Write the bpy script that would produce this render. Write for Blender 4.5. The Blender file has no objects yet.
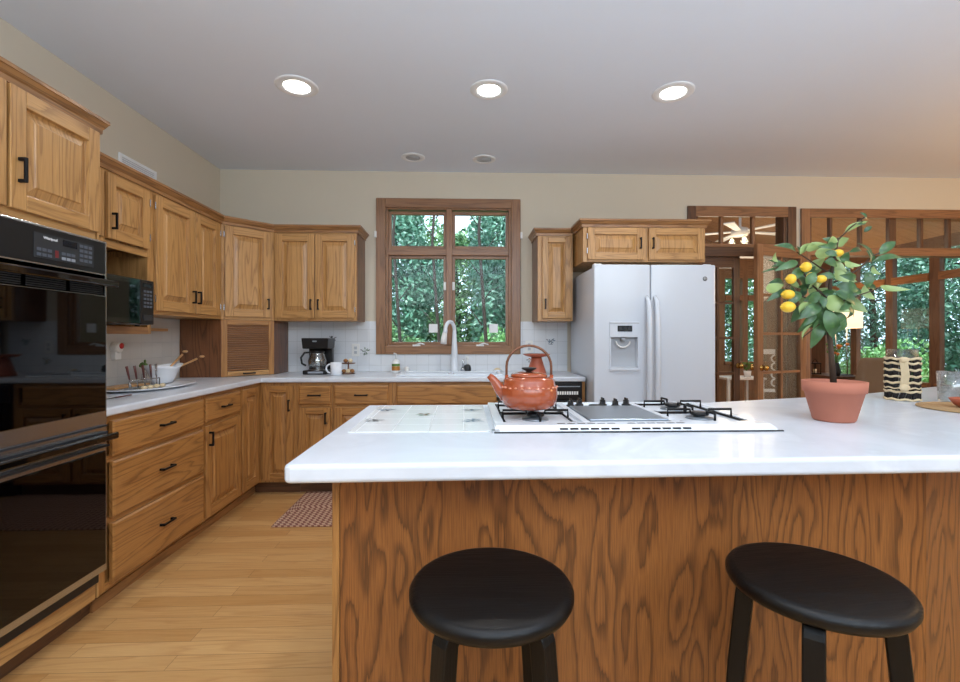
import bpy, bmesh, math, random
from mathutils import Vector, Matrix
import numpy as np
S = bpy.context.scene
COL = S.collection
PI = math.pi
rnd = random.Random(7)

# ------------------------------------------------------------------ camera
cd = bpy.data.cameras.new('camera'); cam = bpy.data.objects.new('camera', cd); COL.objects.link(cam)
cd.sensor_width = 36; cd.lens = 465/960*36; cd.shift_y = -3/960; cd.clip_start = .05
cam.location = (0, 0, 1.22); cam.rotation_euler = (PI/2, 0, -math.atan(16/465))
S.camera = cam
# ------------------------------------------------------------------ world, lights, exposure
W = bpy.data.worlds.new('sky'); S.world = W; W.use_nodes = True
bg = W.node_tree.nodes['Background']; bg.inputs[0].default_value = (.70, .88, 1, 1); bg.inputs[1].default_value = 3.0
S.view_settings.view_transform = 'Standard'; S.view_settings.look = 'None'
S.view_settings.gamma = 1; S.view_settings.use_curve_mapping = False
S.view_settings.exposure = 0.04
def area(name, loc, rot, sx, sy, power, color):
    l = bpy.data.lights.new(name, 'AREA'); l.shape = 'RECTANGLE'; l.size = sx; l.size_y = sy; l.energy = power; l.color = color
    o = bpy.data.objects.new(name, l); COL.objects.link(o); o.location = loc; o.rotation_euler = rot; return o
def point(name, loc, power, color, r=.05):
    l = bpy.data.lights.new(name, 'POINT'); l.energy = power; l.color = color; l.shadow_soft_size = r
    o = bpy.data.objects.new(name, l); COL.objects.link(o); o.location = loc; return o
sl = bpy.data.lights.new('sun', 'SUN'); sl.energy = 5; sl.angle = .3; sl.color = (1, .97, .9)
so = bpy.data.objects.new('sun', sl); COL.objects.link(so); so.rotation_euler = (math.radians(32), math.radians(12), 0)
area('room_fill', (1.0, -1.3, 2.62), (math.radians(48), 0, 0), 5.0, 1.8, 95, (.80, .90, 1))  # unseen cool fill panel added behind the camera, stands in for window light
area('ceiling_fill', (1.0, -1.4, 1.15), (PI, 0, 0), 4.4, 2.6, 225, (.64, .82, 1))  # added upward fill behind the camera to brighten the ceiling, no real fixture
point('dining_pendant_glow', (4.6, 2.2, 1.9), 48, (1, .60, .27), .25)
point('sunroom_glow', (3.3, 5.6, 2.0), 38, (1, .76, .54), .5)

# ------------------------------------------------------------------ materials
MATS = {}
class NT:
    def __init__(s, name):
        m = bpy.data.materials.new(name); m.use_nodes = True; s.m = m; s.t = m.node_tree; s.b = s.t.nodes['Principled BSDF']; MATS[name] = m
    def n(s, typ, **kw):
        nd = s.t.nodes.new(typ)
        for k, v in kw.items():
            if k.startswith('i_'): nd.inputs[int(k[2:])].default_value = v
            else: setattr(nd, k, v)
        return nd
    def l(s, a, b): s.t.links.new(a, b)
    def math(s, op, a, b=None):
        nd = s.n('ShaderNodeMath', operation=op)
        for i, v in enumerate((a, b)):
            if v is None: continue
            if isinstance(v, (int, float)): nd.inputs[i].default_value = v
            else: s.l(v, nd.inputs[i])
        return nd.outputs[0]
    def ramp(s, fac, stops):
        r = s.n('ShaderNodeValToRGB'); e = r.color_ramp.elements
        while len(e) < len(stops): e.new(.5)
        for x, (p, c) in zip(e, stops): x.position = p; x.color = (*c, 1) if len(c) == 3 else c
        s.l(fac, r.inputs[0]); return r.outputs[0]
    def mix(s, fac, a, b, mode='MIX'):
        nd = s.n('ShaderNodeMix', data_type='RGBA', blend_type=mode)
        for i, v in ((0, fac), (6, a), (7, b)):
            if isinstance(v, (int, float)): nd.inputs[i].default_value = v
            elif isinstance(v, tuple): nd.inputs[i].default_value = (*v, 1)
            else: s.l(v, nd.inputs[i])
        return nd.outputs[2]
    def noise(s, vec, scale, detail=2, rough=.5, dist=0):
        nd = s.n('ShaderNodeTexNoise'); nd.inputs['Scale'].default_value = scale; nd.inputs['Detail'].default_value = detail
        nd.inputs['Roughness'].default_value = rough; nd.inputs['Distortion'].default_value = dist
        if vec is not None: s.l(vec, nd.inputs['Vector'])
        return nd.outputs[0]
    def mapping(s, vec, scale=(1, 1, 1), loc=(0, 0, 0)):
        nd = s.n('ShaderNodeMapping'); nd.inputs['Scale'].default_value = scale; nd.inputs['Location'].default_value = loc
        s.l(vec, nd.inputs[0]); return nd.outputs[0]
    def bump(s, h, strength=.2, dist=.002):
        b = s.n('ShaderNodeBump'); b.inputs['Strength'].default_value = strength; b.inputs['Distance'].default_value = dist
        s.l(h, b.inputs['Height']); s.l(b.outputs[0], s.b.inputs['Normal'])
def lin(c): return tuple(((x/255)/12.92 if x/255 <= .04045 else ((x/255+.055)/1.055)**2.4) for x in c)
def plain(name, c, rough=.5, metal=0, trans=0, emit=None, es=1, ior=1.45, coat=0, var=0, alpha=1):
    t = NT(name); b = t.b; c = lin(c)
    b.inputs['Base Color'].default_value = (*c, 1); b.inputs['Roughness'].default_value = rough; b.inputs['Metallic'].default_value = metal
    b.inputs['Transmission Weight'].default_value = trans; b.inputs['IOR'].default_value = ior; b.inputs['Coat Weight'].default_value = coat
    if emit: b.inputs['Emission Color'].default_value = (*lin(emit), 1); b.inputs['Emission Strength'].default_value = es
    if var:
        tc = t.n('ShaderNodeTexCoord'); n = t.noise(tc.outputs['Object'], 9, 4, .6)
        col = t.mix(n, tuple(x*(1-var) for x in c), tuple(min(1, x*(1+var)) for x in c)); t.l(col, b.inputs['Base Color'])
    return t.m
def oak(name, light, mid, dark, su=.9, sv=7.0, rings=9, strength=1.0, rough=.38, coat=.25):
    t = NT(name); tc = t.n('ShaderNodeTexCoord'); uv = tc.outputs['UV']
    n1 = t.noise(t.mapping(uv, (su, sv, 1)), 1.0, 1.5, .4, .15)
    wob = t.noise(t.mapping(uv, (5, 130, 1)), 1.0, 2, .6)
    fr = t.math('FRACT', t.math('ADD', t.math('MULTIPLY', n1, rings), t.math('MULTIPLY', wob, .55)))
    vein = t.ramp(fr, [(0, (.95,)*3), (.10, (.75,)*3), (.34, (.16,)*3), (.80, (.02,)*3), (.95, (.35,)*3), (1, (.95,)*3)])
    pores = t.ramp(t.noise(t.mapping(uv, (9, 330, 1)), 1.0, 2, .6), [(.40, (0,)*3), (.68, (1,)*3)])
    broad = t.noise(t.mapping(uv, (1.1, 9, 1), (31, 7, 0)), 1.0, 3, .5)
    base = t.mix(broad, lin(light), lin(mid))
    c1 = t.mix(t.math('MULTIPLY', pores, .42*strength), base, lin(dark))
    c2 = t.mix(t.math('MULTIPLY', vein, .78*strength), c1, lin(dark))
    t.l(c2, t.b.inputs['Base Color']); t.b.inputs['Roughness'].default_value = rough; t.b.inputs['Coat Weight'].default_value = coat
    t.b.inputs['Coat Roughness'].default_value = .25
    t.bump(pores, .12, .001); return t.m
oak('oak', (206, 160, 100), (182, 134, 78), (122, 80, 40), sv=10, rings=11, strength=.8)
oak('oak_base', (188, 136, 76), (164, 112, 58), (100, 60, 27), sv=10, rings=11, strength=.85)
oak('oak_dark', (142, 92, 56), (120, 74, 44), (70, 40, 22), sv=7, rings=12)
oak('oak_island', (166, 107, 54), (146, 89, 41), (66, 34, 12), su=2.2, sv=9.5, rings=8, strength=1.0, rough=.42, coat=.15)
oak('oak_tambour', (152, 104, 60), (130, 84, 46), (88, 52, 26), sv=30, rings=6)
oak('oak_crown', (176, 128, 78), (152, 106, 62), (102, 66, 34), sv=14, rings=8)
oak('oak_trim', (166, 120, 82), (142, 98, 64), (92, 60, 38), sv=14, rings=7, strength=.8)
oak('post_wood', (128, 94, 72), (108, 78, 60), (70, 48, 36), sv=14, rings=6, strength=.7)
oak('walnut', (116, 78, 50), (94, 60, 38), (52, 30, 18), sv=12, rings=6, strength=.8)
oak('ceiling_cedar', (196, 156, 120), (172, 130, 96), (128, 92, 64), sv=9, rings=6, strength=.6, coat=0)
oak('cedar', (158, 124, 96), (134, 102, 76), (98, 70, 50), sv=9, rings=6, strength=.6, coat=0)
oak('pale_wood', (214, 170, 118), (196, 148, 96), (160, 112, 66), sv=30, rings=5, strength=.6)
plain('wall', (210, 200, 182), .85, var=.015)
plain('ceiling_paint', (228, 235, 246), .9, var=.01)
plain('white_gloss', (226, 231, 238), .22, coat=.3)
plain('white_paint', (236, 238, 240), .45)
plain('white_plastic', (232, 232, 230), .35)
plain('light_grey', (186, 190, 196), .4)
plain('fridge_white', (206, 213, 223), .25, coat=.35)
plain('fridge_grey', (176, 182, 190), .4)
plain('black_gloss', (8, 8, 9), .06, coat=.6)
plain('black_glass', (2, 2, 3), .03, coat=.25, ior=1.38)
plain('black_plastic', (18, 18, 20), .35)
plain('charcoal', (44, 46, 50), .4)
plain('black_metal', (20, 20, 22), .42, .5)
plain('steel', (190, 194, 198), .25, 1)
plain('brushed_panel', (140, 148, 156), .3, .7)
plain('brass', (200, 160, 90), .25, 1)
plain('chrome', (220, 222, 226), .08, 1)
plain('key_red', (110, 36, 40), .4)
plain('key_grey', (84, 90, 100), .4)
plain('red', (190, 40, 40), .4)
plain('maroon', (88, 38, 34), .4)
plain('terracotta', (180, 112, 90), .8, var=.12)
plain('terracotta_dish', (176, 92, 66), .4, var=.1)
plain('soil', (52, 36, 26), .95, var=.3)
plain('lemon', (226, 184, 52), .4, var=.12)
plain('bark', (70, 54, 42), .9, var=.3)
plain('blue_display', (60, 110, 140), .3, emit=(60, 110, 140), es=.4)
plain('dark_display', (20, 26, 34), .15)
plain('label_grey', (150, 156, 166), .5)
plain('jute', (172, 140, 100), .9, var=.25)
plain('cream_rope', (216, 196, 160), .85, var=.15)
plain('black_rope', (34, 30, 30), .85)
plain('cutlery', (180, 182, 186), .2, 1)
plain('taupe', (122, 106, 90), .9, var=.1)
plain('navy', (30, 54, 90), .6)
plain('leafy_green', (90, 120, 60), .6, var=.3)
plain('flower_orange', (206, 120, 60), .6)
plain('amber', (170, 110, 40), .3)
plain('brown_bread', (150, 104, 62), .8, var=.3)
plain('motif_grey', (120, 124, 128), .4)
plain('motif_green', (112, 136, 110), .4)
plain('motif_blue', (100, 122, 140), .4)
plain('ground', (70, 80, 50), .95, var=.4)
plain('can_glow', (255, 255, 255), .5, emit=(255, 250, 240), es=14)
plain('shade_glow', (250, 236, 214), .8, emit=(255, 226, 190), es=1.1)
plain('bulb_glow', (255, 255, 255), .5, emit=(255, 210, 150), es=20)
def clear_glass(name, tint=(1, 1, 1), spec=.10):
    t = NT(name); out = t.t.nodes['Material Output']; tr = t.n('ShaderNodeBsdfTransparent'); tr.inputs[0].default_value = (*tint, 1)
    gl = t.n('ShaderNodeBsdfGlossy'); gl.inputs['Roughness'].default_value = .02; mx = t.n('ShaderNodeMixShader')
    lw = t.n('ShaderNodeLayerWeight'); lw.inputs[0].default_value = .25
    f = t.math('ADD', t.math('MULTIPLY', lw.outputs['Fresnel'], .45), spec*.3)
    t.l(f, mx.inputs[0]); t.l(tr.outputs[0], mx.inputs[1]); t.l(gl.outputs[0], mx.inputs[2]); t.l(mx.outputs[0], out.inputs[0])
clear_glass('pane_glass', (.92, .96, .98), .0); clear_glass('vessel_glass', (.93, .95, .95), .5); clear_glass('smoke_glass', (.35, .33, .32), .5)
def black_wood():
    t = NT('black_wood'); tc = t.n('ShaderNodeTexCoord')
    n = t.noise(t.mapping(tc.outputs['UV'], (7, 220, 1)), 1, 3, .6); w = t.noise(t.mapping(tc.outputs['UV'], (2, 26, 1)), 1, 2, .5)
    t.l(t.mix(t.math('MULTIPLY', n, w), lin((6, 5, 5)), lin((22, 19, 18))), t.b.inputs['Base Color'])
    t.l(t.ramp(n, [(.3, (.30,)*3), (.7, (.50,)*3)]), t.b.inputs['Roughness']); t.b.inputs['Specular IOR Level'].default_value = .28
    t.bump(n, .25, .002)
black_wood()
def floor_mat():
    t = NT('floor_planks'); tc = t.n('ShaderNodeTexCoord'); o = tc.outputs['Object']
    br = t.n('ShaderNodeTexBrick'); t.l(o, br.inputs['Vector']); br.offset = .37; br.inputs['Scale'].default_value = 1
    br.inputs['Color1'].default_value = (0, 0, 0, 1); br.inputs['Color2'].default_value = (1, 1, 1, 1); br.inputs['Mortar'].default_value = (.5, .5, .5, 1)
    br.inputs['Mortar Size'].default_value = .0009; br.inputs['Brick Width'].default_value = 1.1; br.inputs['Row Height'].default_value = .083
    rv = br.outputs['Color']
    cx = t.n('ShaderNodeCombineXYZ'); t.l(t.math('MULTIPLY', rv, 37.0), cx.inputs[0]); t.l(t.math('MULTIPLY', rv, 91.0), cx.inputs[1])
    ad = t.n('ShaderNodeVectorMath', operation='ADD'); t.l(o, ad.inputs[0]); t.l(cx.outputs[0], ad.inputs[1]); v = ad.outputs[0]
    n1 = t.noise(t.mapping(v, (.9, 11, 1)), 1, 2, .5, .3)
    fr = t.math('FRACT', t.math('MULTIPLY', n1, 8.0))
    vein = t.ramp(fr, [(0, (.8,)*3), (.3, (.2,)*3), (.85, (0,)*3), (1, (.8,)*3)])
    por = t.ramp(t.noise(t.mapping(v, (8, 260, 1)), 1, 2, .6), [(.4, (0,)*3), (.7, (1,)*3)])
    base = t.mix(rv, lin((208, 164, 108)), lin((188, 140, 84)))
    c = t.mix(t.math('MULTIPLY', vein, .42), base, lin((160, 104, 52))); c = t.mix(t.math('MULTIPLY', por, .22), c, lin((150, 96, 48)))
    c = t.mix(t.math('MULTIPLY', br.outputs['Fac'], .8), c, lin((96, 60, 32)))
    t.l(c, t.b.inputs['Base Color']); t.b.inputs['Roughness'].default_value = .36; t.b.inputs['Coat Weight'].default_value = .2
floor_mat()
def tile_mat(name, ax, w=.108, h=.108, c1=(226, 230, 235), g=(196, 200, 204)):
    t = NT(name); tc = t.n('ShaderNodeTexCoord'); sp = t.n('ShaderNodeSeparateXYZ'); t.l(tc.outputs['Object'], sp.inputs[0])
    cx = t.n('ShaderNodeCombineXYZ'); t.l(sp.outputs[ax[0]], cx.inputs[0]); t.l(sp.outputs[ax[1]], cx.inputs[1])
    br = t.n('ShaderNodeTexBrick'); t.l(cx.outputs[0], br.inputs['Vector']); br.offset = 0; br.inputs['Scale'].default_value = 1
    br.inputs['Color1'].default_value = (*lin(c1), 1); br.inputs['Color2'].default_value = (*lin(tuple(x-5 for x in c1)), 1); br.inputs['Mortar'].default_value = (*lin(g), 1)
    br.inputs['Mortar Size'].default_value = .0022; br.inputs['Mortar Smooth'].default_value = .4; br.inputs['Brick Width'].default_value = w; br.inputs['Row Height'].default_value = h
    t.l(br.outputs['Color'], t.b.inputs['Base Color']); t.l(t.ramp(br.outputs['Fac'], [(0, (.14,)*3), (1, (.7,)*3)]), t.b.inputs['Roughness'])
    t.bump(t.math('SUBTRACT', 1.0, br.outputs['Fac']), .5, .002)
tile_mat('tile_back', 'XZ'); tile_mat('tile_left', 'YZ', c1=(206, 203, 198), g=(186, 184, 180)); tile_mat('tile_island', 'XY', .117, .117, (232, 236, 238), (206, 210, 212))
def counter_mat():
    t = NT('counter_white'); tc = t.n('ShaderNodeTexCoord'); n = t.noise(tc.outputs['Object'], 2.2, 5, .6, .8)
    c = t.ramp(n, [(.40, lin((213, 219, 228))), (.56, lin((203, 209, 218))), (.64, lin((215, 221, 230)))])
    t.l(c, t.b.inputs['Base Color']); t.b.inputs['Roughness'].default_value = .30; t.b.inputs['Coat Weight'].default_value = .15
counter_mat()
def rug_mat():
    t = NT('braided_rug'); tc = t.n('ShaderNodeTexCoord'); sp = t.n('ShaderNodeSeparateXYZ'); t.l(tc.outputs['Object'], sp.inputs[0])
    u, v = sp.outputs[0], sp.outputs[1]
    # concentric oblong braid: distance to the rug's mid-line
    du = t.math('MAXIMUM', t.math('SUBTRACT', t.math('ABSOLUTE', u), .72), 0.0)
    dv = t.math('ABSOLUTE', v); d = t.math('MAXIMUM', t.math('MULTIPLY', du, 2.2), dv)
    row = t.math('MULTIPLY', d, 30.0); rf = t.math('FRACT', row); ri = t.math('FLOOR', row)
    along = t.math('FRACT', t.math('ADD', t.math('MULTIPLY', t.math('ADD', u, t.math('MULTIPLY', v, .6)), 26.0), t.math('MULTIPLY', ri, .5)))
    k = t.math('LESS_THAN', along, .55); n = t.noise(tc.outputs['Object'], 160, 2)
    c = t.mix(k, lin((122, 66, 52)), lin((206, 172, 146)))
    c = t.mix(t.math('MULTIPLY', t.math('GREATER_THAN', rf, .80), .75), c, lin((84, 44, 36))); c = t.mix(.25, c, t.mix(n, lin((100, 60, 50)), lin((200, 160, 140))))
    t.l(c, t.b.inputs['Base Color']); t.b.inputs['Roughness'].default_value = .95; t.bump(t.math('SINE', t.math('MULTIPLY', rf, PI)), .8, .006)
rug_mat()
def leaf_mat(name, a, b, cc, scale=3.0, trans=.25, rough=.45):
    t = NT(name); tc = t.n('ShaderNodeTexCoord'); n = t.noise(tc.outputs['Object'], scale, 3, .6); n2 = t.noise(tc.outputs['Object'], scale*9, 1, .5)
    c = t.mix(t.ramp(n, [(.35, (0,)*3), (.65, (1,)*3)]), lin(a), lin(b)); c = t.mix(t.ramp(n2, [(.55, (0,)*3), (.75, (1,)*3)]), c, lin(cc))
    t.l(c, t.b.inputs['Base Color']); t.b.inputs['Roughness'].default_value = rough
    t.b.inputs['Subsurface Weight'].default_value = 0
leaf_mat('leaf_lemon', (40, 74, 44), (70, 104, 58), (78, 112, 60), 6, rough=.32)
t_ = bpy.data.materials['leaf_lemon'].node_tree; g_ = t_.nodes.new('ShaderNodeNewGeometry'); x_ = t_.nodes.new('ShaderNodeMix'); x_.data_type = 'RGBA'
b_ = t_.nodes['Principled BSDF']; t_.links.new(b_.inputs['Base Color'].links[0].from_socket, x_.inputs[6]); x_.inputs[7].default_value = (*lin((142, 164, 104)), 1); t_.links.new(g_.outputs['Backfacing'], x_.inputs[0]); t_.links.new(x_.outputs[2], b_.inputs['Base Color'])
leaf_mat('leaf_teal', (58, 104, 84), (108, 156, 128), (188, 216, 196), 1.3)
leaf_mat('leaf_deep', (50, 96, 58), (106, 150, 92), (178, 214, 160), 1.3)
leaf_mat('leaf_bright', (92, 150, 84), (138, 190, 116), (214, 238, 190), 1.8)
plain('trunk_dark', (62, 52, 46), .9, var=.3)
M = MATS

# ------------------------------------------------------------------ mesh builder
AX = {'x': Vector((1, 0, 0)), 'y': Vector((0, 1, 0)), 'z': Vector((0, 0, 1))}
class MB:
    def __init__(s): s.v = []; s.f = []; s.m = []; s.uv = []; s.sm = []; s.mats = []
    def mi(s, m):
        if m not in s.mats: s.mats.append(m)
        return s.mats.index(m)
    def add(s, vs, fs, m, g='z', smooth=False):
        b = len(s.v); s.v += [Vector(p) for p in vs]; k = s.mi(m); G = AX[g] if isinstance(g, str) else Vector(g).normalized()
        off = (rnd.uniform(0, 50), rnd.uniform(0, 50))
        for f in fs:
            ps = [Vector(vs[i]) for i in f]; n = Vector((0, 0, 0))
            for i in range(len(ps)):
                a, c = ps[i], ps[(i+1) % len(ps)]; n += a.cross(c)
            if n.length < 1e-12: n = Vector((0, 0, 1))
            n.normalize(); ac = n.cross(G)
            if ac.length < .3: 
                ac = n.cross(Vector((.3, .5, .8))); al = n.cross(ac); ac.normalize(); al.normalize()
            else: ac.normalize(); al = G
            s.f.append([b+i for i in f]); s.m.append(k); s.sm.append(smooth)
            s.uv.append([(p.dot(al)+off[0], p.dot(ac)+off[1]) for p in ps])
        return s
    def box(s, x0, x1, y0, y1, z0, z1, m='oak', g='z'):
        v = [(x0, y0, z0), (x1, y0, z0), (x1, y1, z0), (x0, y1, z0), (x0, y0, z1), (x1, y0, z1), (x1, y1, z1), (x0, y1, z1)]
        return s.add(v, [(0, 3, 2, 1), (4, 5, 6, 7), (0, 1, 5, 4), (1, 2, 6, 5), (2, 3, 7, 6), (3, 0, 4, 7)], m, g)
    def prism(s, poly, z0, z1, m, g='z'):
        n = len(poly); v = [(*p, z0) for p in poly]+[(*p, z1) for p in poly]
        return s.add(v, [tuple(range(n))[::-1], tuple(range(n, 2*n))]+[(i, (i+1) % n, n+(i+1) % n, n+i) for i in range(n)], m, g)
    def sweep(s, prof, path, m, closed=False):
        """prof: (out, z) pairs; path: xy points; outward = to the right of travel"""
        n = len(prof); rings = []
        for i, p in enumerate(path):
            p = Vector(p)
            d0 = (p-Vector(path[i-1])).normalized() if i else None
            d1 = (Vector(path[i+1])-p).normalized() if i < len(path)-1 else None
            d0 = d0 or d1; d1 = d1 or d0
            n0 = Vector((d0.y, -d0.x)); n1 = Vector((d1.y, -d1.x)); nn = (n0+n1).normalized(); nn = nn/max(.2, nn.dot(n0))
            rings.append([(p.x+nn.x*o, p.y+nn.y*o, z) for o, z in prof])
        for i in range(len(path)-1):
            g = (path[i+1][0]-path[i][0], path[i+1][1]-path[i][1], 0)
            s.add(rings[i]+rings[i+1], [(j, (j+1) % n, n+(j+1) % n, n+j)[::-1] for j in range(n)], m, g)
        s.add(rings[0], [tuple(range(n))], m); s.add(rings[-1], [tuple(range(n))[::-1]], m); return s
    def tube(s, pts, r, m, seg=10, g='z', cap=True, flat=1.0):
        pts = [Vector(p) for p in pts]; rs = r if isinstance(r, (list, tuple)) else [r]*len(pts); vs = []; up = None
        for i, p in enumerate(pts):
            t = (pts[min(i+1, len(pts)-1)]-pts[max(i-1, 0)]).normalized()
            if up is None: up = Vector((0, 0, 1)) if abs(t.z) < .9 else Vector((1, 0, 0))
            a = t.cross(up).normalized(); up = a.cross(t).normalized()
            for k in range(seg):
                th = 2*PI*k/seg; q = p+a*math.cos(th)*rs[i]+up*math.sin(th)*rs[i]*flat; vs.append(tuple(q))
        fs = [(i*seg+k, i*seg+(k+1) % seg, (i+1)*seg+(k+1) % seg, (i+1)*seg+k) for i in range(len(pts)-1) for k in range(seg)]
        if cap: fs += [tuple(range(seg))[::-1], tuple((len(pts)-1)*seg+k for k in range(seg))]
        return s.add(vs, fs, m, g, True)
    def lathe(s, prof, c=(0, 0, 0), m='white_gloss', seg=32, axis='z', g='x'):
        vs = []; n = len(prof)
        for r, h in prof:
            for k in range(seg):
                th = 2*PI*k/seg; x, y = r*math.cos(th), r*math.sin(th)
                p = {'z': (x, y, h), 'y': (x, h, -y), 'x': (h, x, y)}[axis]
                vs.append((p[0]+c[0], p[1]+c[1], p[2]+c[2]))
        fs = [(i*seg+k, i*seg+(k+1) % seg, (i+1)*seg+(k+1) % seg, (i+1)*seg+k) for i in range(n-1) for k in range(seg)]
        if prof[0][0] > 1e-4: fs.append(tuple(range(seg))[::-1])
        if prof[-1][0] > 1e-4: fs.append(tuple((n-1)*seg+k for k in range(seg)))
        return s.add(vs, fs, m, g, True)
    def ell(s, c, r, m, seg=16, rings=10, axis='z'):
        pr = [(max(1e-5, math.sin(PI*i/rings)), -math.cos(PI*i/rings)) for i in range(rings+1)]; vs = []
        for a, h in pr:
            for k in range(seg):
                th = 2*PI*k/seg; vs.append((c[0]+r[0]*a*math.cos(th), c[1]+r[1]*a*math.sin(th), c[2]+r[2]*h))
        fs = [(i*seg+k, i*seg+(k+1) % seg, (i+1)*seg+(k+1) % seg, (i+1)*seg+k) for i in range(rings) for k in range(seg)]
        return s.add(vs, fs, m, 'x', True)
    def build(s, name, parent=None, bevel=0, seg=2, loc=None, rotz=0, sub=0):
        me = bpy.data.meshes.new(name); me.from_pydata([tuple(p) for p in s.v], [], s.f)
        ul = me.uv_layers.new(name='UVMap'); flat = [c for f in s.uv for p in f for c in p]; ul.data.foreach_set('uv', flat)
        for m in s.mats: me.materials.append(M[m])
        me.polygons.foreach_set('material_index', s.m); me.polygons.foreach_set('use_smooth', s.sm); me.update()
        o = bpy.data.objects.new(name, me); COL.objects.link(o)
        if parent: o.parent = parent
        if loc: o.location = loc
        o.rotation_euler.z = rotz
        if bevel:
            b = o.modifiers.new('bevel', 'BEVEL'); b.width = bevel; b.segments = seg; b.limit_method = 'ANGLE'; b.angle_limit = .6; b.harden_normals = False
        if sub: u = o.modifiers.new('sub', 'SUBSURF'); u.levels = sub; u.render_levels = sub
        return o
def thing(name, label, cat, loc=(0, 0, 0), rotz=0, group=None):
    o = bpy.data.objects.new(name, None); COL.objects.link(o); o.empty_display_size = .1
    o.location = loc; o.rotation_euler.z = rotz; return tag(o, label, cat, group)
def tag(o, label, cat, group=None, kind=None):
    if label: o['label'] = label
    if cat: o['category'] = cat
    if group: o['group'] = group
    if kind: o['kind'] = kind
    return o
def struct(o): o['kind'] = 'structure'; return o
def dup(root, loc, rotz, label, group=None):
    r = root.copy(); COL.objects.link(r); r.location = loc; r.rotation_euler.z = rotz; r['label'] = label
    if group: r['group'] = group
    for ch in list(root.children):
        c = ch.copy(); COL.objects.link(c); c.parent = r
        for g in ch.children:
            d = g.copy(); COL.objects.link(d); d.parent = c
    return r
def bake(o):
    dg = bpy.context.evaluated_depsgraph_get(); me = bpy.data.meshes.new_from_object(o.evaluated_get(dg)); o.modifiers.clear(); o.data = me
def cut(o, boxes):
    for b in boxes:
        c = MB().box(*b, m='white_gloss').build('cutter'); md = o.modifiers.new('c', 'BOOLEAN'); md.operation = 'DIFFERENCE'; md.object = c; md.solver = 'EXACT'
        bpy.context.view_layer.update(); bake(o); bpy.data.objects.remove(c)

# ------------------------------------------------------------------ room shell
XL, YB, HC, XR, YF = -2.203, 4.28, 2.744, 6.2, -3.2
struct(MB().box(XL-.1, XR+.1, YF-.1, YB+.12, -.06, 0, 'floor_planks', 'x').build('floor'))
struct(MB().box(XL-.12, XR+.12, YF-.12, YB+.12, HC, HC+.1, 'ceiling_paint').build('ceiling'))
struct(MB().box(XL-.12, XL, YF-.12, YB+.12, 0, HC, 'wall').build('wall_left'))
w = MB()   # back wall with the sink window and two sunroom openings
WX0, WX1, WZ0, WZ1 = -.715, .435, 1.140, 2.42
D0, D1, DT = 2.16, 3.04, 2.385
E0, E1 = 3.25, 5.9
for b in [(XL, WX0, 0, HC), (WX0, WX1, 0, WZ0), (WX0, WX1, WZ1, HC), (WX1, D0, 0, HC), (D0, D1, DT, HC), (D1, E0, 0, HC), (E0, E1, DT, HC), (E1, XR, 0, HC)]:
    w.box(b[0], b[1], YB, YB+.12, b[2], b[3], 'wall')
struct(w.build('wall_back'))
struct(MB().box(XL, XR, YF-.12, YF, 0, HC, 'wall').build('wall_front'))
w = MB()   # right wall with two tall windows that light the dining side
RY = [(-1.6, -.2), (.3, 1.7)]
ys = [YF-.12, RY[0][0], RY[0][1], RY[1][0], RY[1][1], YB+.12]
for i in range(5):
    if i % 2 == 0: w.box(XR, XR+.12, ys[i], ys[i+1], 0, HC, 'wall')
    else: w.box(XR, XR+.12, ys[i], ys[i+1], 0, .7, 'wall'); w.box(XR, XR+.12, ys[i], ys[i+1], 2.3, HC, 'wall')
struct(w.build('wall_right'))
for n, (a, b) in enumerate(RY):
    f = MB()
    for q in [(a, a+.08, .7, 2.3), (b-.08, b, .7, 2.3), (a, b, .7, .78), (a, b, 2.22, 2.3), ((a+b)/2-.04, (a+b)/2+.04, .7, 2.3), (a, b, 1.62, 1.68)]:
        f.box(XR-.02, XR+.07, q[0], q[1], q[2], q[3], 'oak_trim')
    win = struct(f.build('window_%d' % (n+2)))
    MB().box(XR+.03, XR+.036, a, b, .7, 2.3, 'pane_glass').build('pane', win)
# ground outside
struct(MB().box(-14, 24, YB+.12, 26, -.5, -.35, 'ground').build('ground'))
struct(MB().box(XR+.14, 24, -16, YB+.1, -.5, -.35, 'ground').build('ground'))

# ------------------------------------------------------------------ sink window
def frame_rect(mb, x0, x1, y0, y1, z0, z1, t, m, tb=None):
    tb = tb or t
    mb.box(x0, x0+t, y0, y1, z0, z1, m, 'z').box(x1-t, x1, y0, y1, z0, z1, m, 'z')
    mb.box(x0+t, x1-t, y0, y1, z0, z0+tb, m, 'x').box(x0+t, x1-t, y0, y1, z1-t, z1, m, 'x')
f = MB()
frame_rect(f, -.80, .52, YB-.024, YB, 1.072, 2.495, .085, 'oak_trim', .078)   # casing
frame_rect(f, -.715, .435, YB, YB+.11, 1.140, 2.42, .022, 'oak_trim', .015)   # jamb
f.box(-.163, -.108, YB-.014, YB+.10, 1.155, 2.40, 'oak_trim', 'z')           # centre mullion
f.box(-.693, .413, YB-.006, YB+.10, 1.978, 2.040, 'oak_trim', 'x')           # transom bar
win1 = struct(f.build('window_1', bevel=.004))
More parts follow.
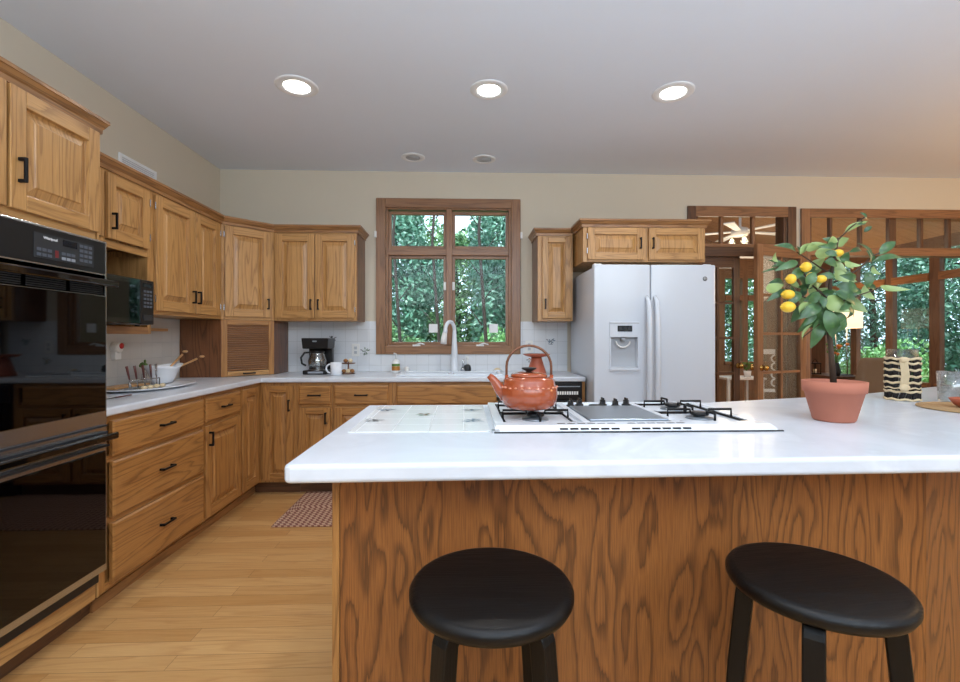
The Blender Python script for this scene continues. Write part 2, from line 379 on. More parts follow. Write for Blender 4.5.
for (a, b) in ((-.694, -.162), (-.109, .414)):
    s1 = MB(); frame_rect(s1, a, b, YB+.02, YB+.06, 2.040, 2.385, .028, 'oak_trim'); so1 = s1.build('transom_sash', win1, bevel=.003)
    MB().box(a+.026, b-.026, YB+.045, YB+.05, 2.066, 2.359, 'pane_glass').build('pane', so1)
    s2 = MB(); frame_rect(s2, a, b, YB+.02, YB+.06, 1.155, 1.978, .028, 'oak_trim'); so2 = s2.build('casement_sash', win1, bevel=.003)
    MB().box(a+.026, b-.026, YB+.045, YB+.05, 1.181, 1.952, 'pane_glass').build('pane', so2)
    cx = (a+b)/2
    cr = MB().box(cx-.04, cx+.03, YB-.03, YB-.005, 1.145, 1.160, 'white_plastic'); cr.tube([(cx-.01, YB-.02, 1.158), (cx+.03, YB-.04, 1.172), (cx+.07, YB-.04, 1.160)], .006, 'white_plastic'); cr.build('crank_handle', so2)
    lx = -.175 if a < -.3 else -.096
    MB().box(lx-.012, lx+.012, YB+.0, YB+.022, 1.66, 1.735, 'white_plastic').build('sash_lock', so2, bevel=.004)
    px = -.285 if a < -.3 else .275
    MB().box(px-.040, px+.040, YB+.040, YB+.044, 1.27, 1.35, 'white_paint').build('sticker', so2)
for x in (-.806, .522): tag(MB().box(x-.010+.004, x+.010+.004, YB-.045, YB-.024, 1.86+.27, 1.91+.28, 'white_plastic').build('window_sensor', bevel=.003), 'small white alarm sensor on the %s edge of the sink window casing' % ('left' if x < 0 else 'right'), 'sensor')

# ------------------------------------------------------------------ cabinet kit (local frame: x right, y into the wall, z up)
def door(par, x0, x1, z0, z1, m='oak', hs=None, hz=None, hinge=None, yf=-.02, fr=.058, name='door', label=None):
    d = MB(); t = .02
    d.box(x0, x0+fr, yf, yf+t, z0, z1, m, 'z').box(x1-fr, x1, yf, yf+t, z0, z1, m, 'z')
    d.box(x0+fr, x1-fr, yf, yf+t, z0, z0+fr, m, 'x').box(x0+fr, x1-fr, yf, yf+t, z1-fr, z1, m, 'x')
    def ring(i, y): return [(x0+fr+i, y, z0+fr+i), (x1-fr-i, y, z0+fr+i), (x1-fr-i, y, z1-fr-i), (x0+fr+i, y, z1-fr-i)]
    L = [ring(0, yf+.001), ring(.002, yf+.0165), ring(.009, yf+.0165), ring(min(.036, (x1-x0-2*fr)*.24), yf+.006), ring(min(.038, (x1-x0-2*fr)*.26), yf+.001)]
    vs = [p for r_ in L for p in r_]; fs = [(i*4+k, i*4+(k+1) % 4, i*4+4+(k+1) % 4, i*4+4+k) for i in range(len(L)-1) for k in range(4)]
    fs.append(tuple(range(len(vs)-4, len(vs)))); d.add(vs, fs, m, 'z')
    o = d.build(name, par, bevel=.0035)
    if hs is not None: handle(o, hs, yf, hz, True)
    if hinge is not None:
        for z in (z0+.07, z1-.07): MB().box(hinge-.0035, hinge+.0035, yf-.002, yf+.006, z-.022, z+.022, 'steel').build('hinge', o, bevel=.002)
    return o
def handle(par, x, y, z, vert, ln=.088):
    h = MB(); r = .0045
    if vert: pts = [(x, y+.001, z-ln/2), (x, y-.026, z-ln/2), (x, y-.026, z+ln/2), (x, y+.001, z+ln/2)]
    else: pts = [(x-ln/2, y+.001, z), (x-ln/2, y-.026, z), (x+ln/2, y-.026, z), (x+ln/2, y+.001, z)]
    if vert:
        h.box(x-.005, x+.005, y-.028, y-.018, z-ln/2, z+ln/2, 'black_metal'); 
        for q in (-1, 1): h.box(x-.006, x+.006, y-.026, y+.001, z+q*(ln/2-.006)-.006, z+q*(ln/2-.006)+.006, 'black_metal')
    else:
        h.box(x-ln/2, x+ln/2, y-.028, y-.018, z-.005, z+.005, 'black_metal')
        for q in (-1, 1): h.box(x+q*(ln/2-.006)-.006, x+q*(ln/2-.006)+.006, y-.026, y+.001, z-.006, z+.006, 'black_metal')
    return h.build('handle', par, bevel=.002)
def drawer(par, x0, x1, z0, z1, m='oak_base', pull=True, name='drawer'):
    d = MB(); y = -.02; c = .008
    vs = [(x0, 0, z0), (x1, 0, z0), (x1, 0, z1), (x0, 0, z1), (x0, y+.005, z0), (x1, y+.005, z0), (x1, y+.005, z1), (x0, y+.005, z1), (x0+c, y, z0+c), (x1-c, y, z0+c), (x1-c, y, z1-c), (x0+c, y, z1-c)]
    fs = [(0, 3, 2, 1)]+[(i*4+k, i*4+(k+1) % 4, i*4+4+(k+1) % 4, i*4+4+k) for i in range(2) for k in range(4)]+[(8, 9, 10, 11)]
    d.add(vs, fs, m, 'x'); o = d.build(name, par)
    if pull: handle(o, (x0+x1)/2, y, (z0+z1)/2, False, .10)
    return o
def carcass(par, w_, d_, z0, z1, m, name='carcass'):
    """side, top, bottom and back panels behind a face frame"""
    c = MB().box(0, w_, .018, d_, z0, z1, m, 'z'); return c.build(name, par)
def faceframe(par, w_, z0, z1, m, holes, name='face_frame'):
    """front frame: solid front with the doors lying on it"""
    f_ = MB(); s_ = .035
    f_.box(0, s_, 0, .018, z0, z1, m, 'z').box(w_-s_, w_, 0, .018, z0, z1, m, 'z').box(s_, w_-s_, 0, .018, z1-s_, z1, m, 'x').box(s_, w_-s_, 0, .018, z0, z0+s_, m, 'x')
    for h in holes:
        if h[0] == 'v': f_.box(h[1]-.018, h[1]+.018, 0, .018, z0+s_, z1-s_, m, 'z')
        else: f_.box(s_, w_-s_, 0, .018, h[1]-.015, h[1]+.015, m, 'x')
    return f_.build(name, par)
BX, BY, CZ = -1.585, 3.66, .876
R90 = PI/2
def toe(par, w_, m='walnut'): MB().box(0, w_, .075, .095, 0, .10, m, 'x').build('toe_kick', par)

# base, three drawers on left wall
DL = BX-XL
c = thing('base_cabinet', 'oak base cabinet with three wide stacked drawers beside the double oven', 'cabinet', (BX, 2.073, 0), R90)
carcass(c, .797, DL-.002, .10, CZ-.002, 'oak_base'); faceframe(c, .797, .10, CZ-.002, 'oak_base', [('h', .68), ('h', .405)]); toe(c, .797)
for a, b in ((.69, .85), (.415, .668), (.12, .392)): drawer(c, .060, .787, a, b)
c = thing('base_cabinet', 'narrow oak base cabinet with one drawer over one door on left wall', 'cabinet', (BX, 2.872, 0), R90)
carcass(c, .468, DL-.002, .10, CZ-.002, 'oak_base'); faceframe(c, .468, .10, CZ-.002, 'oak_base', [('h', .69)]); toe(c, .468)
drawer(c, .014, .45, .705, .85); door(c, .014, .45, .12, .68, 'oak_base', .045, .60)
# corner base
c = thing('corner_cabinet', 'oak corner base cabinet with two tall doors meeting at a right angle', 'cabinet')
k = MB().prism([(XL+.002, 3.342), (BX-.018, 3.342), (BX-.018, 3.678), (-1.297, 3.678), (-1.297, YB-.002), (XL+.002, YB-.002)], .10, CZ-.002, 'oak_base'); k.build('carcass', c)
k = MB().box(BX-.018, BX, 3.342, 3.678, .10, CZ-.002, 'oak_base').box(BX, -1.297, 3.66, 3.678, .10, CZ-.002, 'oak_base'); k.build('face_frame', c)
MB().box(BX-.095, BX-.075, 3.342, 3.76, 0, .10, 'walnut', 'y').box(BX-.095, -1.297, 3.735, 3.755, 0, .10, 'walnut', 'x').build('toe_kick', c)
e = bpy.data.objects.new('leaf', None)
dL = door(c, .012, .272, .12, .85, 'oak_base'); dL.location = (BX, 3.342, 0); dL.rotation_euler.z = R90
dR = door(c, .035, .262, .12, .85, 'oak_base', .235, .70, fr=.05); dR.location = (BX, BY, 0)
bpy.data.objects.remove(e)
DB = YB-BY-.002
def base_back(x0, x1, label, fronts, top=CZ-.002):
    c = thing('base_cabinet', label, 'cabinet', (x0, BY, 0)); w_ = x1-x0
    carcass(c, w_, DB, .10, top, 'oak_base'); faceframe(c, w_, .10, CZ-.002, 'oak_base', [('h', .69)]); toe(c, w_)
    fronts(c, w_); return c
base_back(-1.295, -1.024, 'narrowest oak base cabinet right of the corner, one drawer over one door', lambda c, w: (drawer(c, .02, w-.012, .705, .85), door(c, .02, w-.012, .12, .68, 'oak_base', w-.045, .60, fr=.05)))
base_back(-1.022, -.56, 'oak base cabinet under the mug with a wider drawer, left of the sink cabinet', lambda c, w: (drawer(c, .017, w-.03, .705, .85), door(c, .017, w-.03, .12, .68, 'oak_base', w-.07, .60)))
base_back(-.558, .335, 'oak sink cabinet with a plain wide front panel below the faucet', lambda c, w: (drawer(c, .034, w-.08, .705, .85, pull=False, name='front_panel'), door(c, .034, w/2-.01, .12, .68, 'oak_base', w/2-.05, .60), door(c, w/2+.01, w-.034, .12, .68, 'oak_base', w/2+.05, .60)), .72)
# dishwasher
dw = thing('dishwasher', 'black dishwasher with a white button row, between the sink cabinet and fridge', 'dishwasher', (.337, BY, 0))
MB().box(0, .596, .0, .58, .10, CZ-.003, 'black_plastic').build('tub', dw)
MB().box(.003, .593, -.025, 0, .12, .73, 'black_gloss').build('door', dw, bevel=.004)
cp = MB().box(.003, .593, -.03, 0, .735, .868, 'black_plastic').build('control_panel', dw, bevel=.004)
for i in range(14): MB().box(.30+i*.019, .313+i*.019, -.034, -.03, .775, .80, 'white_plastic').build('button', cp)
MB().box(.29, .575, -.033, -.03, .835, .842, 'label_grey').build('trim_line', cp)
MB().box(0, .596, .05, .07, 0, .10, 'black_plastic').build('toe_kick', dw)
tag(MB().box(.935, .957, BY-.005, YB-.002, 0, CZ-.002, 'oak_base').build('end_panel'), 'narrow vertical oak panel between the dishwasher and the fridge', 'panel')

# countertop L
ct = MB().prism([(XL+.002, 2.073), (-1.555, 2.073), (-1.555, 3.63), (.957, 3.63), (.957, YB-.001), (XL+.002, YB-.001)], CZ, .914, 'counter_white').build('countertop', bevel=.009, seg=3)
bake(ct); cut(ct, [(-.52, .30, 3.76, 4.12, .80, 1.0)]); tag(ct, 'white L-shaped countertop along the left and back walls', 'countertop')
# sink
sk = thing('kitchen_sink', 'white double-bowl drop-in sink under the window', 'sink', (-.11, 3.94, .914))
r = MB()
r.box(-.43, .43, -.20, -.165, .0005, .012, 'white_gloss').box(-.43, .43, .165, .235, .0005, .012, 'white_gloss').box(-.43, -.395, -.165, .165, .0005, .012, 'white_gloss').box(.395, .43, -.165, .165, .0005, .012, 'white_gloss').box(-.02, .02, -.165, .165, -.03, .008, 'white_gloss')
r.build('rim', sk, bevel=.004)
for a, b in ((-.395, -.02), (.02, .395)):
    q = MB(); t = .006
    q.box(a, a+t, -.165, .165, -.17, .001, 'white_gloss').box(b-t, b, -.165, .165, -.17, .001, 'white_gloss').box(a, b, -.165, -.165+t, -.17, .001, 'white_gloss').box(a, b, .165-t, .165, -.17, .001, 'white_gloss').box(a, b, -.165, .165, -.176, -.17, 'white_gloss')
    bo = q.build('bowl', sk); MB().lathe([(.04, -.169), (.04, -.166), (.0, -.166)], ((a+b)/2, 0, 0), 'steel', 20).build('drain', bo)
# faucet
fa = thing('faucet', 'tall white gooseneck faucet in front of the window mullion', 'faucet', (-.085, 4.145, .926))
MB().lathe([(.034, 0), (.034, .008), (.030, .02), (.030, .13), (.026, .20), (.020, .29), (.0165, .36)], m='white_gloss', seg=24).build('body', fa)
pts = [(0, 0, .34)]+[(-.038*(1-math.cos(t)), -.05*(1-math.cos(t)), .36+.075*math.sin(t)) for t in [PI*i/12 for i in range(0, 13)]]+[(-.082, -.106, .33)]
MB().tube(pts, [.0165]*12+[.0165, .019, .021], 'white_gloss', 14).build('spout', fa)
MB().tube([(-.082, -.106, .335), (-.088, -.114, .29), (-.094, -.122, .245)], [.021, .025, .029], 'white_plastic', 16).build('spray_head', fa)
MB().lathe([(.020, 0), (.020, .02), (.014, .03), (.0, .034)], (.075, .0, 0), 'steel').tube([(.075, 0, .02), (.078, .0, .06), (.082, -.01, .10)], [.011, .009, .007], 'steel').build('lever', fa)
# soap things at the sink
sd = thing('soap_bottle', 'small white pump soap bottle with a green and amber label, left of the faucet', 'bottle', (-.60, 4.12, .9145))
MB().lathe([(.0, 0), (.033, 0), (.035, .01), (.035, .09), (.026, .105), (.012, .11), (.012, .12)], m='white_plastic').build('bottle_body', sd)
MB().lathe([(.0355, .02), (.0358, .022), (.0358, .055), (.0355, .057)], m='amber').lathe([(.0355, .058), (.0358, .06), (.0358, .078), (.0355, .08)], m='leafy_green').build('label_band', sd)
MB().tube([(0, 0, .12), (0, 0, .165), (-.01, -.03, .17)], .007, 'white_plastic').build('pump', sd)
sp_ = thing('dish_brush', 'dark dish brush with a white handle standing beside the faucet base', 'brush', (.03, 4.17, .9145))
MB().lathe([(.0, 0), (.03, 0), (.034, .03), (.028, .06), (.012, .07)], m='charcoal').build('brush_head', sp_); MB().tube([(0, 0, .06), (0, .0, .13)], [.008, .006], 'white_plastic').ell((0, 0, .13), (.012, .012, .016), 'white_plastic').build('brush_handle', sp_)
dd = thing('soap_dish', 'small white soap dish behind the right end of the sink', 'dish', (.30, 4.17, .9145))
MB().lathe([(.0, .004), (.03, 0), (.045, .02), (.043, .022), (.028, .008), (.0, .008)], m='white_gloss').build('dish', dd); MB().ell((0, 0, .023), (.03, .02, .014), 'cream_rope').build('soap_bar', dd)
tag(MB().lathe([(.0, 0), (.022, 0), (.022, .035), (.012, .05), (.0, .052)], (-.51, 4.17, .9145), 'white_plastic').build('sink_stopper'), 'small white stopper standing on the counter right of the soap bottle', 'stopper')

# ------------------------------------------------------------------ backsplash
bs = MB().box(-1.59, -.802, YB-.01, YB-.001, .915, 1.372, 'tile_back').box(-.802, .522, YB-.01, YB-.001, .915, 1.070, 'tile_back').box(.522, .955, YB-.01, YB-.001, .915, 1.372, 'tile_back').build('backsplash')
tag(bs, 'glossy white square tile backsplash along the window wall', 'backsplash')
bl = tag(MB().box(XL+.001, XL+.010, 2.12, 3.662, .915, 1.363, 'tile_left').build('backsplash'), 'greyish white tile backsplash on the left wall behind the cutlery', 'backsplash')
def motif(par, c, axis, r, m1, m2, kind):
    """small painted plant motif in slight relief"""
    b = MB(); rr = random.Random(int(abs(c[0]*1000)+abs(c[1]*777)))
    def put(u, v, su, sv, m, ang=0):
        P = []
        for i in range(10):
            t = 2*PI*i/10; a, b_ = su*math.cos(t), sv*math.sin(t); P.append((u+a*math.cos(ang)-b_*math.sin(ang), v+a*math.sin(ang)+b_*math.cos(ang)))
        P3 = [((c[0]+p, c[1], c[2]+q) if axis == 'back' else (c[0]+p, c[1]+q, c[2])) for p, q in P]
        b.add(P3, [tuple(range(10))], m)
    for i in range(9):
        t = 2*PI*i/9+rr.random(); q = r*rr.uniform(.3, .8); put(q*math.cos(t), q*math.sin(t)*.8, r*.30, r*.10, m1 if i % 3 else m2, t)
    put(0, 0, r*.14, r*.14, m2); put(0, -r*.6, r*.5, r*.08, m1)
    return b.build('tile_motif', par)
for x, z, m1, m2 in ((-1.20, 1.215, 'charcoal', 'motif_grey'), (-.90, 1.10, 'motif_green', 'motif_grey'), (.80, 1.19, 'motif_blue', 'motif_grey'), (.62, 1.02, 'motif_grey', 'amber')):
    motif(bs, (x, YB-.0106, z), 'back', .045, m1, m2, 0)
for i, (x, z, l_) in enumerate(((-.985, 1.11, 'white outlet plate on the backsplash left of the window casing'), (.60, 1.14, 'white outlet plate on the backsplash right of the window casing'))):
    p = thing('wall_outlet', l_, 'outlet', (x, YB-.010, z)); MB().box(-.035, .035, -.006, 0, -.057, .057, 'white_plastic').build('cover_plate', p, bevel=.002)
    for q in (-.02, .02): MB().box(-.013, .013, -.0085, -.006, q-.013, q+.013, 'light_grey').build('socket', p, bevel=.002)

# ------------------------------------------------------------------ upper cabinets
UX, UY, UZ0, UZ1 = -1.88, 3.96, 1.365, 2.13
DU = UX-XL-.002
c = thing('wall_cabinet', 'short oak wall cabinet with an open microwave shelf under its doors', 'cabinet', (UX, 2.073, 0), R90)
wd = .787
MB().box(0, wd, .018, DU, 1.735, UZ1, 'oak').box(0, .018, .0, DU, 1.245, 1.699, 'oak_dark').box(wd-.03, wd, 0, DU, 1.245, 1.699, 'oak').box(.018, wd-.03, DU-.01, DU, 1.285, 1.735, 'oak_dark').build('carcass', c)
faceframe(c, wd, 1.70, UZ1, 'oak', [('v', .41)]); MB().box(.018, wd-.03, -.004, DU-.01, 1.243, 1.284, 'oak_crown', 'x').build('shelf', c)
door(c, .05, .397, 1.745, 2.09, 'oak', .09, 1.84); door(c, .426, .748, 1.745, 2.09, 'oak', .455, 1.84, hinge=.754)
c = thing('wall_cabinet', 'tall two-door oak wall cabinet left of the angled corner cabinet', 'cabinet', (UX, 2.862, 0), R90); wd = .806
carcass(c, wd, DU, UZ0, UZ1, 'oak'); faceframe(c, wd, UZ0, UZ1, 'oak', [])
door(c, .020, .422, 1.388, 2.09, 'oak', .395, 1.50, hinge=.012, fr=.062); door(c, .432, .755, 1.388, 2.09, 'oak', .457, 1.50, hinge=.763, fr=.062)
# diagonal corner
A, B = Vector((UX, 3.67)), Vector((-1.593, UY)); LD = (B-A).length; AD = math.atan2(B.y-A.y, B.x-A.x)
c = thing('corner_wall_cabinet', 'angled single-door oak wall cabinet filling the corner', 'cabinet')
n_ = Vector((-(B-A).y, (B-A).x)).normalized()*.018; A2, B2 = A+n_, B+n_
MB().prism([(XL+.002, 3.67), (UX-.002, 3.67), tuple(A2), tuple(B2), (-1.593, UY+.02), (-1.593, YB-.002), (XL+.002, YB-.002)], UZ0, UZ1, 'oak').build('carcass', c)
g = MB(); 
def local(o): o.location = (A.x, A.y, 0); o.rotation_euler.z = AD; return o
local(faceframe(c, LD, UZ0, UZ1, 'oak', []))
local(door(c, .022, LD-.035, 1.388, 2.095, 'oak', LD-.06, 1.50, hinge=.014, fr=.06))
# appliance garage
c = thing('appliance_garage', 'oak tambour-front appliance garage on the counter under the angled cabinet', 'cabinet')
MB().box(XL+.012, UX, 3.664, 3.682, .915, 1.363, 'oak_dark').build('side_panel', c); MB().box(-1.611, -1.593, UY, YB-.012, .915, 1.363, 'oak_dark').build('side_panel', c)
fr_ = MB().box(0, .045, 0, .018, .915, 1.363, 'oak_base').box(LD-.045, LD, 0, .018, .915, 1.363, 'oak_base').box(.045, LD-.045, 0, .018, 1.325, 1.363, 'oak_base', 'x'); local(fr_.build('face_frame', c, bevel=.002))
tb = MB()
for i in range(21):
    z = .958+i*.0175; pr = []
    for q in range(6):
        t = PI*q/5; pr.append((.012-.006*math.sin(t), z+.0085-.0085*math.cos(t)))
    vs = [(.045, y, zz_) for y, zz_ in pr]+[(LD-.045, y, zz_) for y, zz_ in pr]; tb.add(vs, [(j, 6+j, 7+j, j+1) for j in range(5)], 'oak_tambour', 'x')
tam = local(tb.build('tambour_door', c)); bb = local(MB().box(.045, LD-.045, -.004, .014, .918, .956, 'oak', 'x').build('bottom_rail', c, bevel=.003))
hh = handle(bb, LD/2, -.004, .938, False, .09)
# back double
c = thing('wall_cabinet', 'two-door oak wall cabinet between the corner and the sink window', 'cabinet', (-1.591, UY, 0)); wd = .686
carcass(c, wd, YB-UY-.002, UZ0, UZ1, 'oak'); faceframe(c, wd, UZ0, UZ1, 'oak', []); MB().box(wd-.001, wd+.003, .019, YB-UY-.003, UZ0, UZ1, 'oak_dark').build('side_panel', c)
door(c, .014, .338, 1.388, 2.09, 'oak', .310, 1.50); door(c, .344, .668, 1.388, 2.09, 'oak', .372, 1.50, hinge=.674)
# right small
c = thing('wall_cabinet', 'narrow single-door oak wall cabinet left of the fridge', 'cabinet', (.632, UY, 0)); wd = .300
carcass(c, wd, YB-UY-.002, UZ0, UZ1-.01, 'oak'); faceframe(c, wd, UZ0, UZ1-.01, 'oak', []); MB().box(-.003, .001, .019, YB-UY-.003, UZ0, UZ1-.01, 'oak_dark').build('side_panel', c)
door(c, .035, .282, 1.388, 2.085, 'oak', .06, 1.51, fr=.05)
# over fridge
FY = 3.68
c = thing('wall_cabinet', 'wide two-door oak cabinet mounted above the white fridge', 'cabinet', (.95, FY, 0)); wd = .99
carcass(c, wd, YB-FY-.002, 1.83, UZ1, 'oak'); faceframe(c, wd, 1.83, UZ1, 'oak', [('v', .505)])
door(c, .035, .485, 1.845, 2.10, 'oak', .455, 1.975, hinge=.028, fr=.055); door(c, .525, .975, 1.845, 2.10, 'oak', .555, 1.975, fr=.055)

# crown mouldings
CP = [(0, 2.105), (.009, 2.105), (.011, 2.125), (.018, 2.131), (.030, 2.150), (.035, 2.152), (.035, 2.166), (0, 2.166)]
tag(MB().sweep([(o-.0+.001, z) for o, z in CP], [(UX, 2.11), (UX, 3.67), (-1.593, UY), (-.902, UY), (-.902, YB-.003)], 'oak_crown').build('crown_moulding'), 'oak crown moulding running along the left and corner wall cabinets', 'moulding')
CP2 = [(o+.001, z-.010) for o, z in CP]
tag(MB().sweep(CP2, [(.628, YB-.003), (.628, UY), (.910, UY)], 'oak_crown').build('crown_moulding'), 'short oak crown moulding on the narrow cabinet left of the fridge', 'moulding')
tag(MB().sweep([(o+.001, z) for o, z in CP], [(.95, YB-.003), (.95, FY), (1.94, FY), (1.94, YB-.003)], 'oak_crown').build('crown_moulding'), 'oak crown moulding along the top of the cabinet above the fridge', 'moulding')

# wall strip beside the microwave shelf
tag(MB().box(XL+.011, XL+.05, 2.862, 3.46, 1.268, 1.288, 'pale_wood', 'y').build('wall_ledge'), 'slim pale wooden ledge on the tiled left wall beside the microwave shelf', 'ledge')

# ------------------------------------------------------------------ oven tower
TX = -1.58; DT_ = TX-XL-.002
c = thing('oven_cabinet', 'tall oak cabinet that houses the black double oven', 'cabinet', (TX, 1.27, 0), R90); wd = .800
MB().box(0, .02, .018, DT_, .1, 2.13, 'oak').box(wd-.02, wd, .018, DT_, .1, 2.13, 'oak').box(0, wd, .018, DT_, 1.64, 2.13, 'oak').box(0, wd, .018, DT_, .1, .17, 'oak').box(.02, wd-.02, DT_-.01, DT_, .17, 1.64, 'oak').build('carcass', c)
MB().box(0, .03, 0, .018, .1, 2.13, 'oak').box(wd-.010, wd, 0, .018, .1, 2.13, 'oak').box(.03, wd-.022, 0, .018, 1.640, 1.675, 'oak', 'x').box(.03, wd-.022, 0, .018, 2.09, 2.13, 'oak', 'x').box(.03, wd-.022, 0, .018, .1, .168, 'oak', 'x').build('face_frame', c)
toe(c, wd)
door(c, .015, .373, 1.672, 2.10, 'oak', .05, 1.81); door(c, .387, .780, 1.672, 2.10, 'oak', .417, 1.81)
tag(MB().sweep([(o*.75+.001, z) for o, z in CP], [(TX, 1.26), (TX, 2.071), (UX+.06, 2.071)], 'oak_crown').build('crown_moulding'), 'heavy oak crown moulding on top of the oven cabinet', 'moulding')
ov = thing('double_oven', 'built-in black glass double wall oven with a control panel', 'oven', (TX, 1.300, 0), R90); ow = .772
MB().box(.03, ow-.06, -.002, .52, .18, 1.62, 'charcoal').build('oven_body', ov)
MB().box(-.004, ow+.004, -.028, -.0005, .215, 1.636, 'steel').build('trim_frame', ov, bevel=.002)
panel = MB().box(.004, ow-.006, -.03, -.006, 1.495, 1.630, 'black_plastic').build('control_panel', ov, bevel=.003)
kp = MB().box(.43, .70, -.032, -.029, 1.515, 1.605, 'charcoal').build('keypad', panel)
MB().box(.55, .615, -.0335, -.0315, 1.575, 1.60, 'dark_display').build('clock_display', panel)
def text(body, size, mat, loc, rot, par, name='lettering', ext=.0006):
    cu = bpy.data.curves.new(name, 'FONT'); cu.body = body; cu.size = size; cu.extrude = ext; cu.align_x = 'CENTER'; cu.align_y = 'CENTER'
    to = bpy.data.objects.new(name, cu); COL.objects.link(to); bpy.context.view_layer.update()
    me = bpy.data.meshes.new_from_object(to.evaluated_get(bpy.context.evaluated_depsgraph_get())); bpy.data.objects.remove(to)
    me.materials.clear(); me.materials.append(M[mat]); o = bpy.data.objects.new(name, me); COL.objects.link(o); o.location = loc; o.rotation_euler = rot; o.parent = par; return o
text('Whirlpool', .014, 'white_paint', (.495, -.0335, 1.590), (PI/2, 0, 0), panel)
for a0, nx, ny, zt in ((.440, 3, 2, 1.540), (.545, 3, 2, 1.540), (.628, 3, 4, 1.586)):
    for r_ in range(ny):
        for q in range(nx): MB().box(a0+q*.022, a0+.017+q*.022, -.0335, -.0315, zt-r_*.019, zt+.011-r_*.019, 'label_grey' if (ny == 2 and a0 > .5 and r_) else 'key_grey').build('key', panel)
MB().box(.516, .530, -.0335, -.0315, 1.525, 1.552, 'key_red').build('stop_key', panel)
def oven_door(z0, z1, name, hz):
    d = MB().box(.004, ow-.006, -.034, -.006, z0, z1, 'black_glass').build(name, ov, bevel=.004)
    hb = MB().box(.0, ow+.0, -.085, -.055, hz-.014, hz+.014, 'black_gloss')
    for x in (.03, ow-.03): hb.box(x-.014, x+.014, -.06, -.03, hz-.012, hz+.012, 'black_gloss')
    hb.build('handle', d, bevel=.006, seg=3); return d
oven_door(.905, 1.400, 'upper_oven_door', 1.452); oven_door(.245, .735, 'lower_oven_door', .80)
v = MB().box(.004, ow-.006, -.028, -.006, 1.402, 1.490, 'black_plastic')
for i in range(5):
    for q in range(4): v.box(.03+q*.185, .195+q*.185, -.031, -.027, 1.408+i*.008, 1.4115+i*.008, 'charcoal')
v.build('vent_grille', ov)
v = MB().box(.004, ow-.006, -.026, -.006, .74, .895, 'black_plastic')
for i in range(4): v.box(.01, ow-.01, -.052+.004*i, -.024, .755+i*.028, .763+i*.028, 'charcoal')
v.build('lower_vent_grille', ov)
MB().box(.02, ow-.02, -.014, .0, .172, .214, 'black_plastic').build('bottom_vent', ov, bevel=.003)
MB().box(.018, .03, -.014, -.008, .0, .0, 'black_plastic')

# ------------------------------------------------------------------ microwave
mw = thing('microwave', 'black countertop microwave on the open shelf next to the oven', 'microwave', (-1.765, 2.205, 1.2845), R90)
MB().box(0, .475, .0, .40, .008, .255, 'black_plastic').build('case', mw, bevel=.006)
d = MB().box(.002, .362, -.022, -.001, .010, .253, 'black_gloss').build('door', mw, bevel=.005); MB().box(.03, .335, -.0235, -.0215, .04, .225, 'black_glass').build('window', d)
p = MB().box(.366, .473, -.022, -.001, .010, .253, 'black_plastic').build('control_panel', mw, bevel=.005)
MB().box(.385, .455, -.0235, -.0215, .212, .235, 'dark_display').build('display', p)
for r_ in range(5):
    for q in range(3): MB().box(.388+q*.024, .405+q*.024, -.0245, -.0215, .185-r_*.021, .197-r_*.021, 'key_grey').build('button', p)
MB().box(.385, .455, -.026, -.0215, .03, .062, 'charcoal').build('open_button', p, bevel=.002)
for x in (.04, .43):
    for y in (.04, .36): MB().lathe([(.012, 0), (.012, .009)], (x, y, 0), 'black_plastic', 12).build('foot', mw)

# ------------------------------------------------------------------ left counter items
def on(x, y, n='z', z=.9145): return (x, y, z)
tr = tag(MB().lathe([(.0, .0), (.15, .0), (.21, .014), (.208, .018), (.15, .006), (0, .006)], m='white_gloss', seg=40).build('serving_platter', loc=(-1.93, 2.92, .9145)), 'wide white oval platter under the cutlery on the left counter', 'platter'); tr.scale = (1, 1.6, 1)
bd = tag(MB().prism([(-.08+.02*math.cos(t), y+.02*math.sin(t)) for t, y in []] or [(-.055, -.15), (.055, -.15), (.06, 0), (.055, .15), (-.055, .15), (-.06, 0)], 0, .012, 'pale_wood', 'y').build('cutting_board', bevel=.004, loc=(-2.05, 2.88, .9225)), 'thin wooden board lying on the white platter', 'board')
bw = MB(); sg = 28; prof = [(.45, 0), (.62, .03), (.85, .085), (1, .105), (.965, .105), (.80, .08), (.55, .03), (.0, .014)]
vs = []
for q, h in prof:
    for k_ in range(sg):
        t = 2*PI*k_/sg; lift = .018*abs(math.sin(t))*(h/.105); vs.append((.085*q*math.cos(t), .165*q*math.sin(t), h+lift))
fs = [(i*sg+k_, i*sg+(k_+1) % sg, (i+1)*sg+(k_+1) % sg, (i+1)*sg+k_) for i in range(len(prof)-1) for k_ in range(sg)]+[tuple(range(sg))[::-1]]
bw.add(vs, fs, 'white_gloss', 'z', True); o = bw.build('serving_bowl', loc=(-1.97, 3.12, .9265)); tag(o, 'white boat-shaped bowl with wooden spoons leaning out of it', 'bowl')
for i, (dy, dz, dx, l_) in enumerate(((.34, .10, .06, 'long wooden spoon sticking out of the white bowl, the lower one'), (.22, .13, .0, 'shorter wooden spoon with a pale end standing steeper in the white bowl'))):
    p0 = Vector((0, 0, 0)); p1 = Vector((dx, dy, dz)); s_ = thing('wooden_spoon', l_, 'spoon', (-1.97+.01*i, 3.12, .985+.01*i))
    MB().tube([p0, p1*.85], [.006, .0075], 'pale_wood', 8, p1).build('spoon_handle', s_); MB().ell(tuple(p1), (.013, .026, .010), 'pale_wood').build('spoon_bowl', s_)
sp = thing('herb_sprig', 'small green herb sprig standing behind the cutlery', 'herb', (-2.10, 3.13, .934))
MB().lathe([(.0, 0), (.016, 0), (.014, .05), (.010, .06)], m='vessel_glass').build('bud_vase', sp); h = MB().tube([(0, 0, .01), (0, 0, .12)], .0025, 'leafy_green')
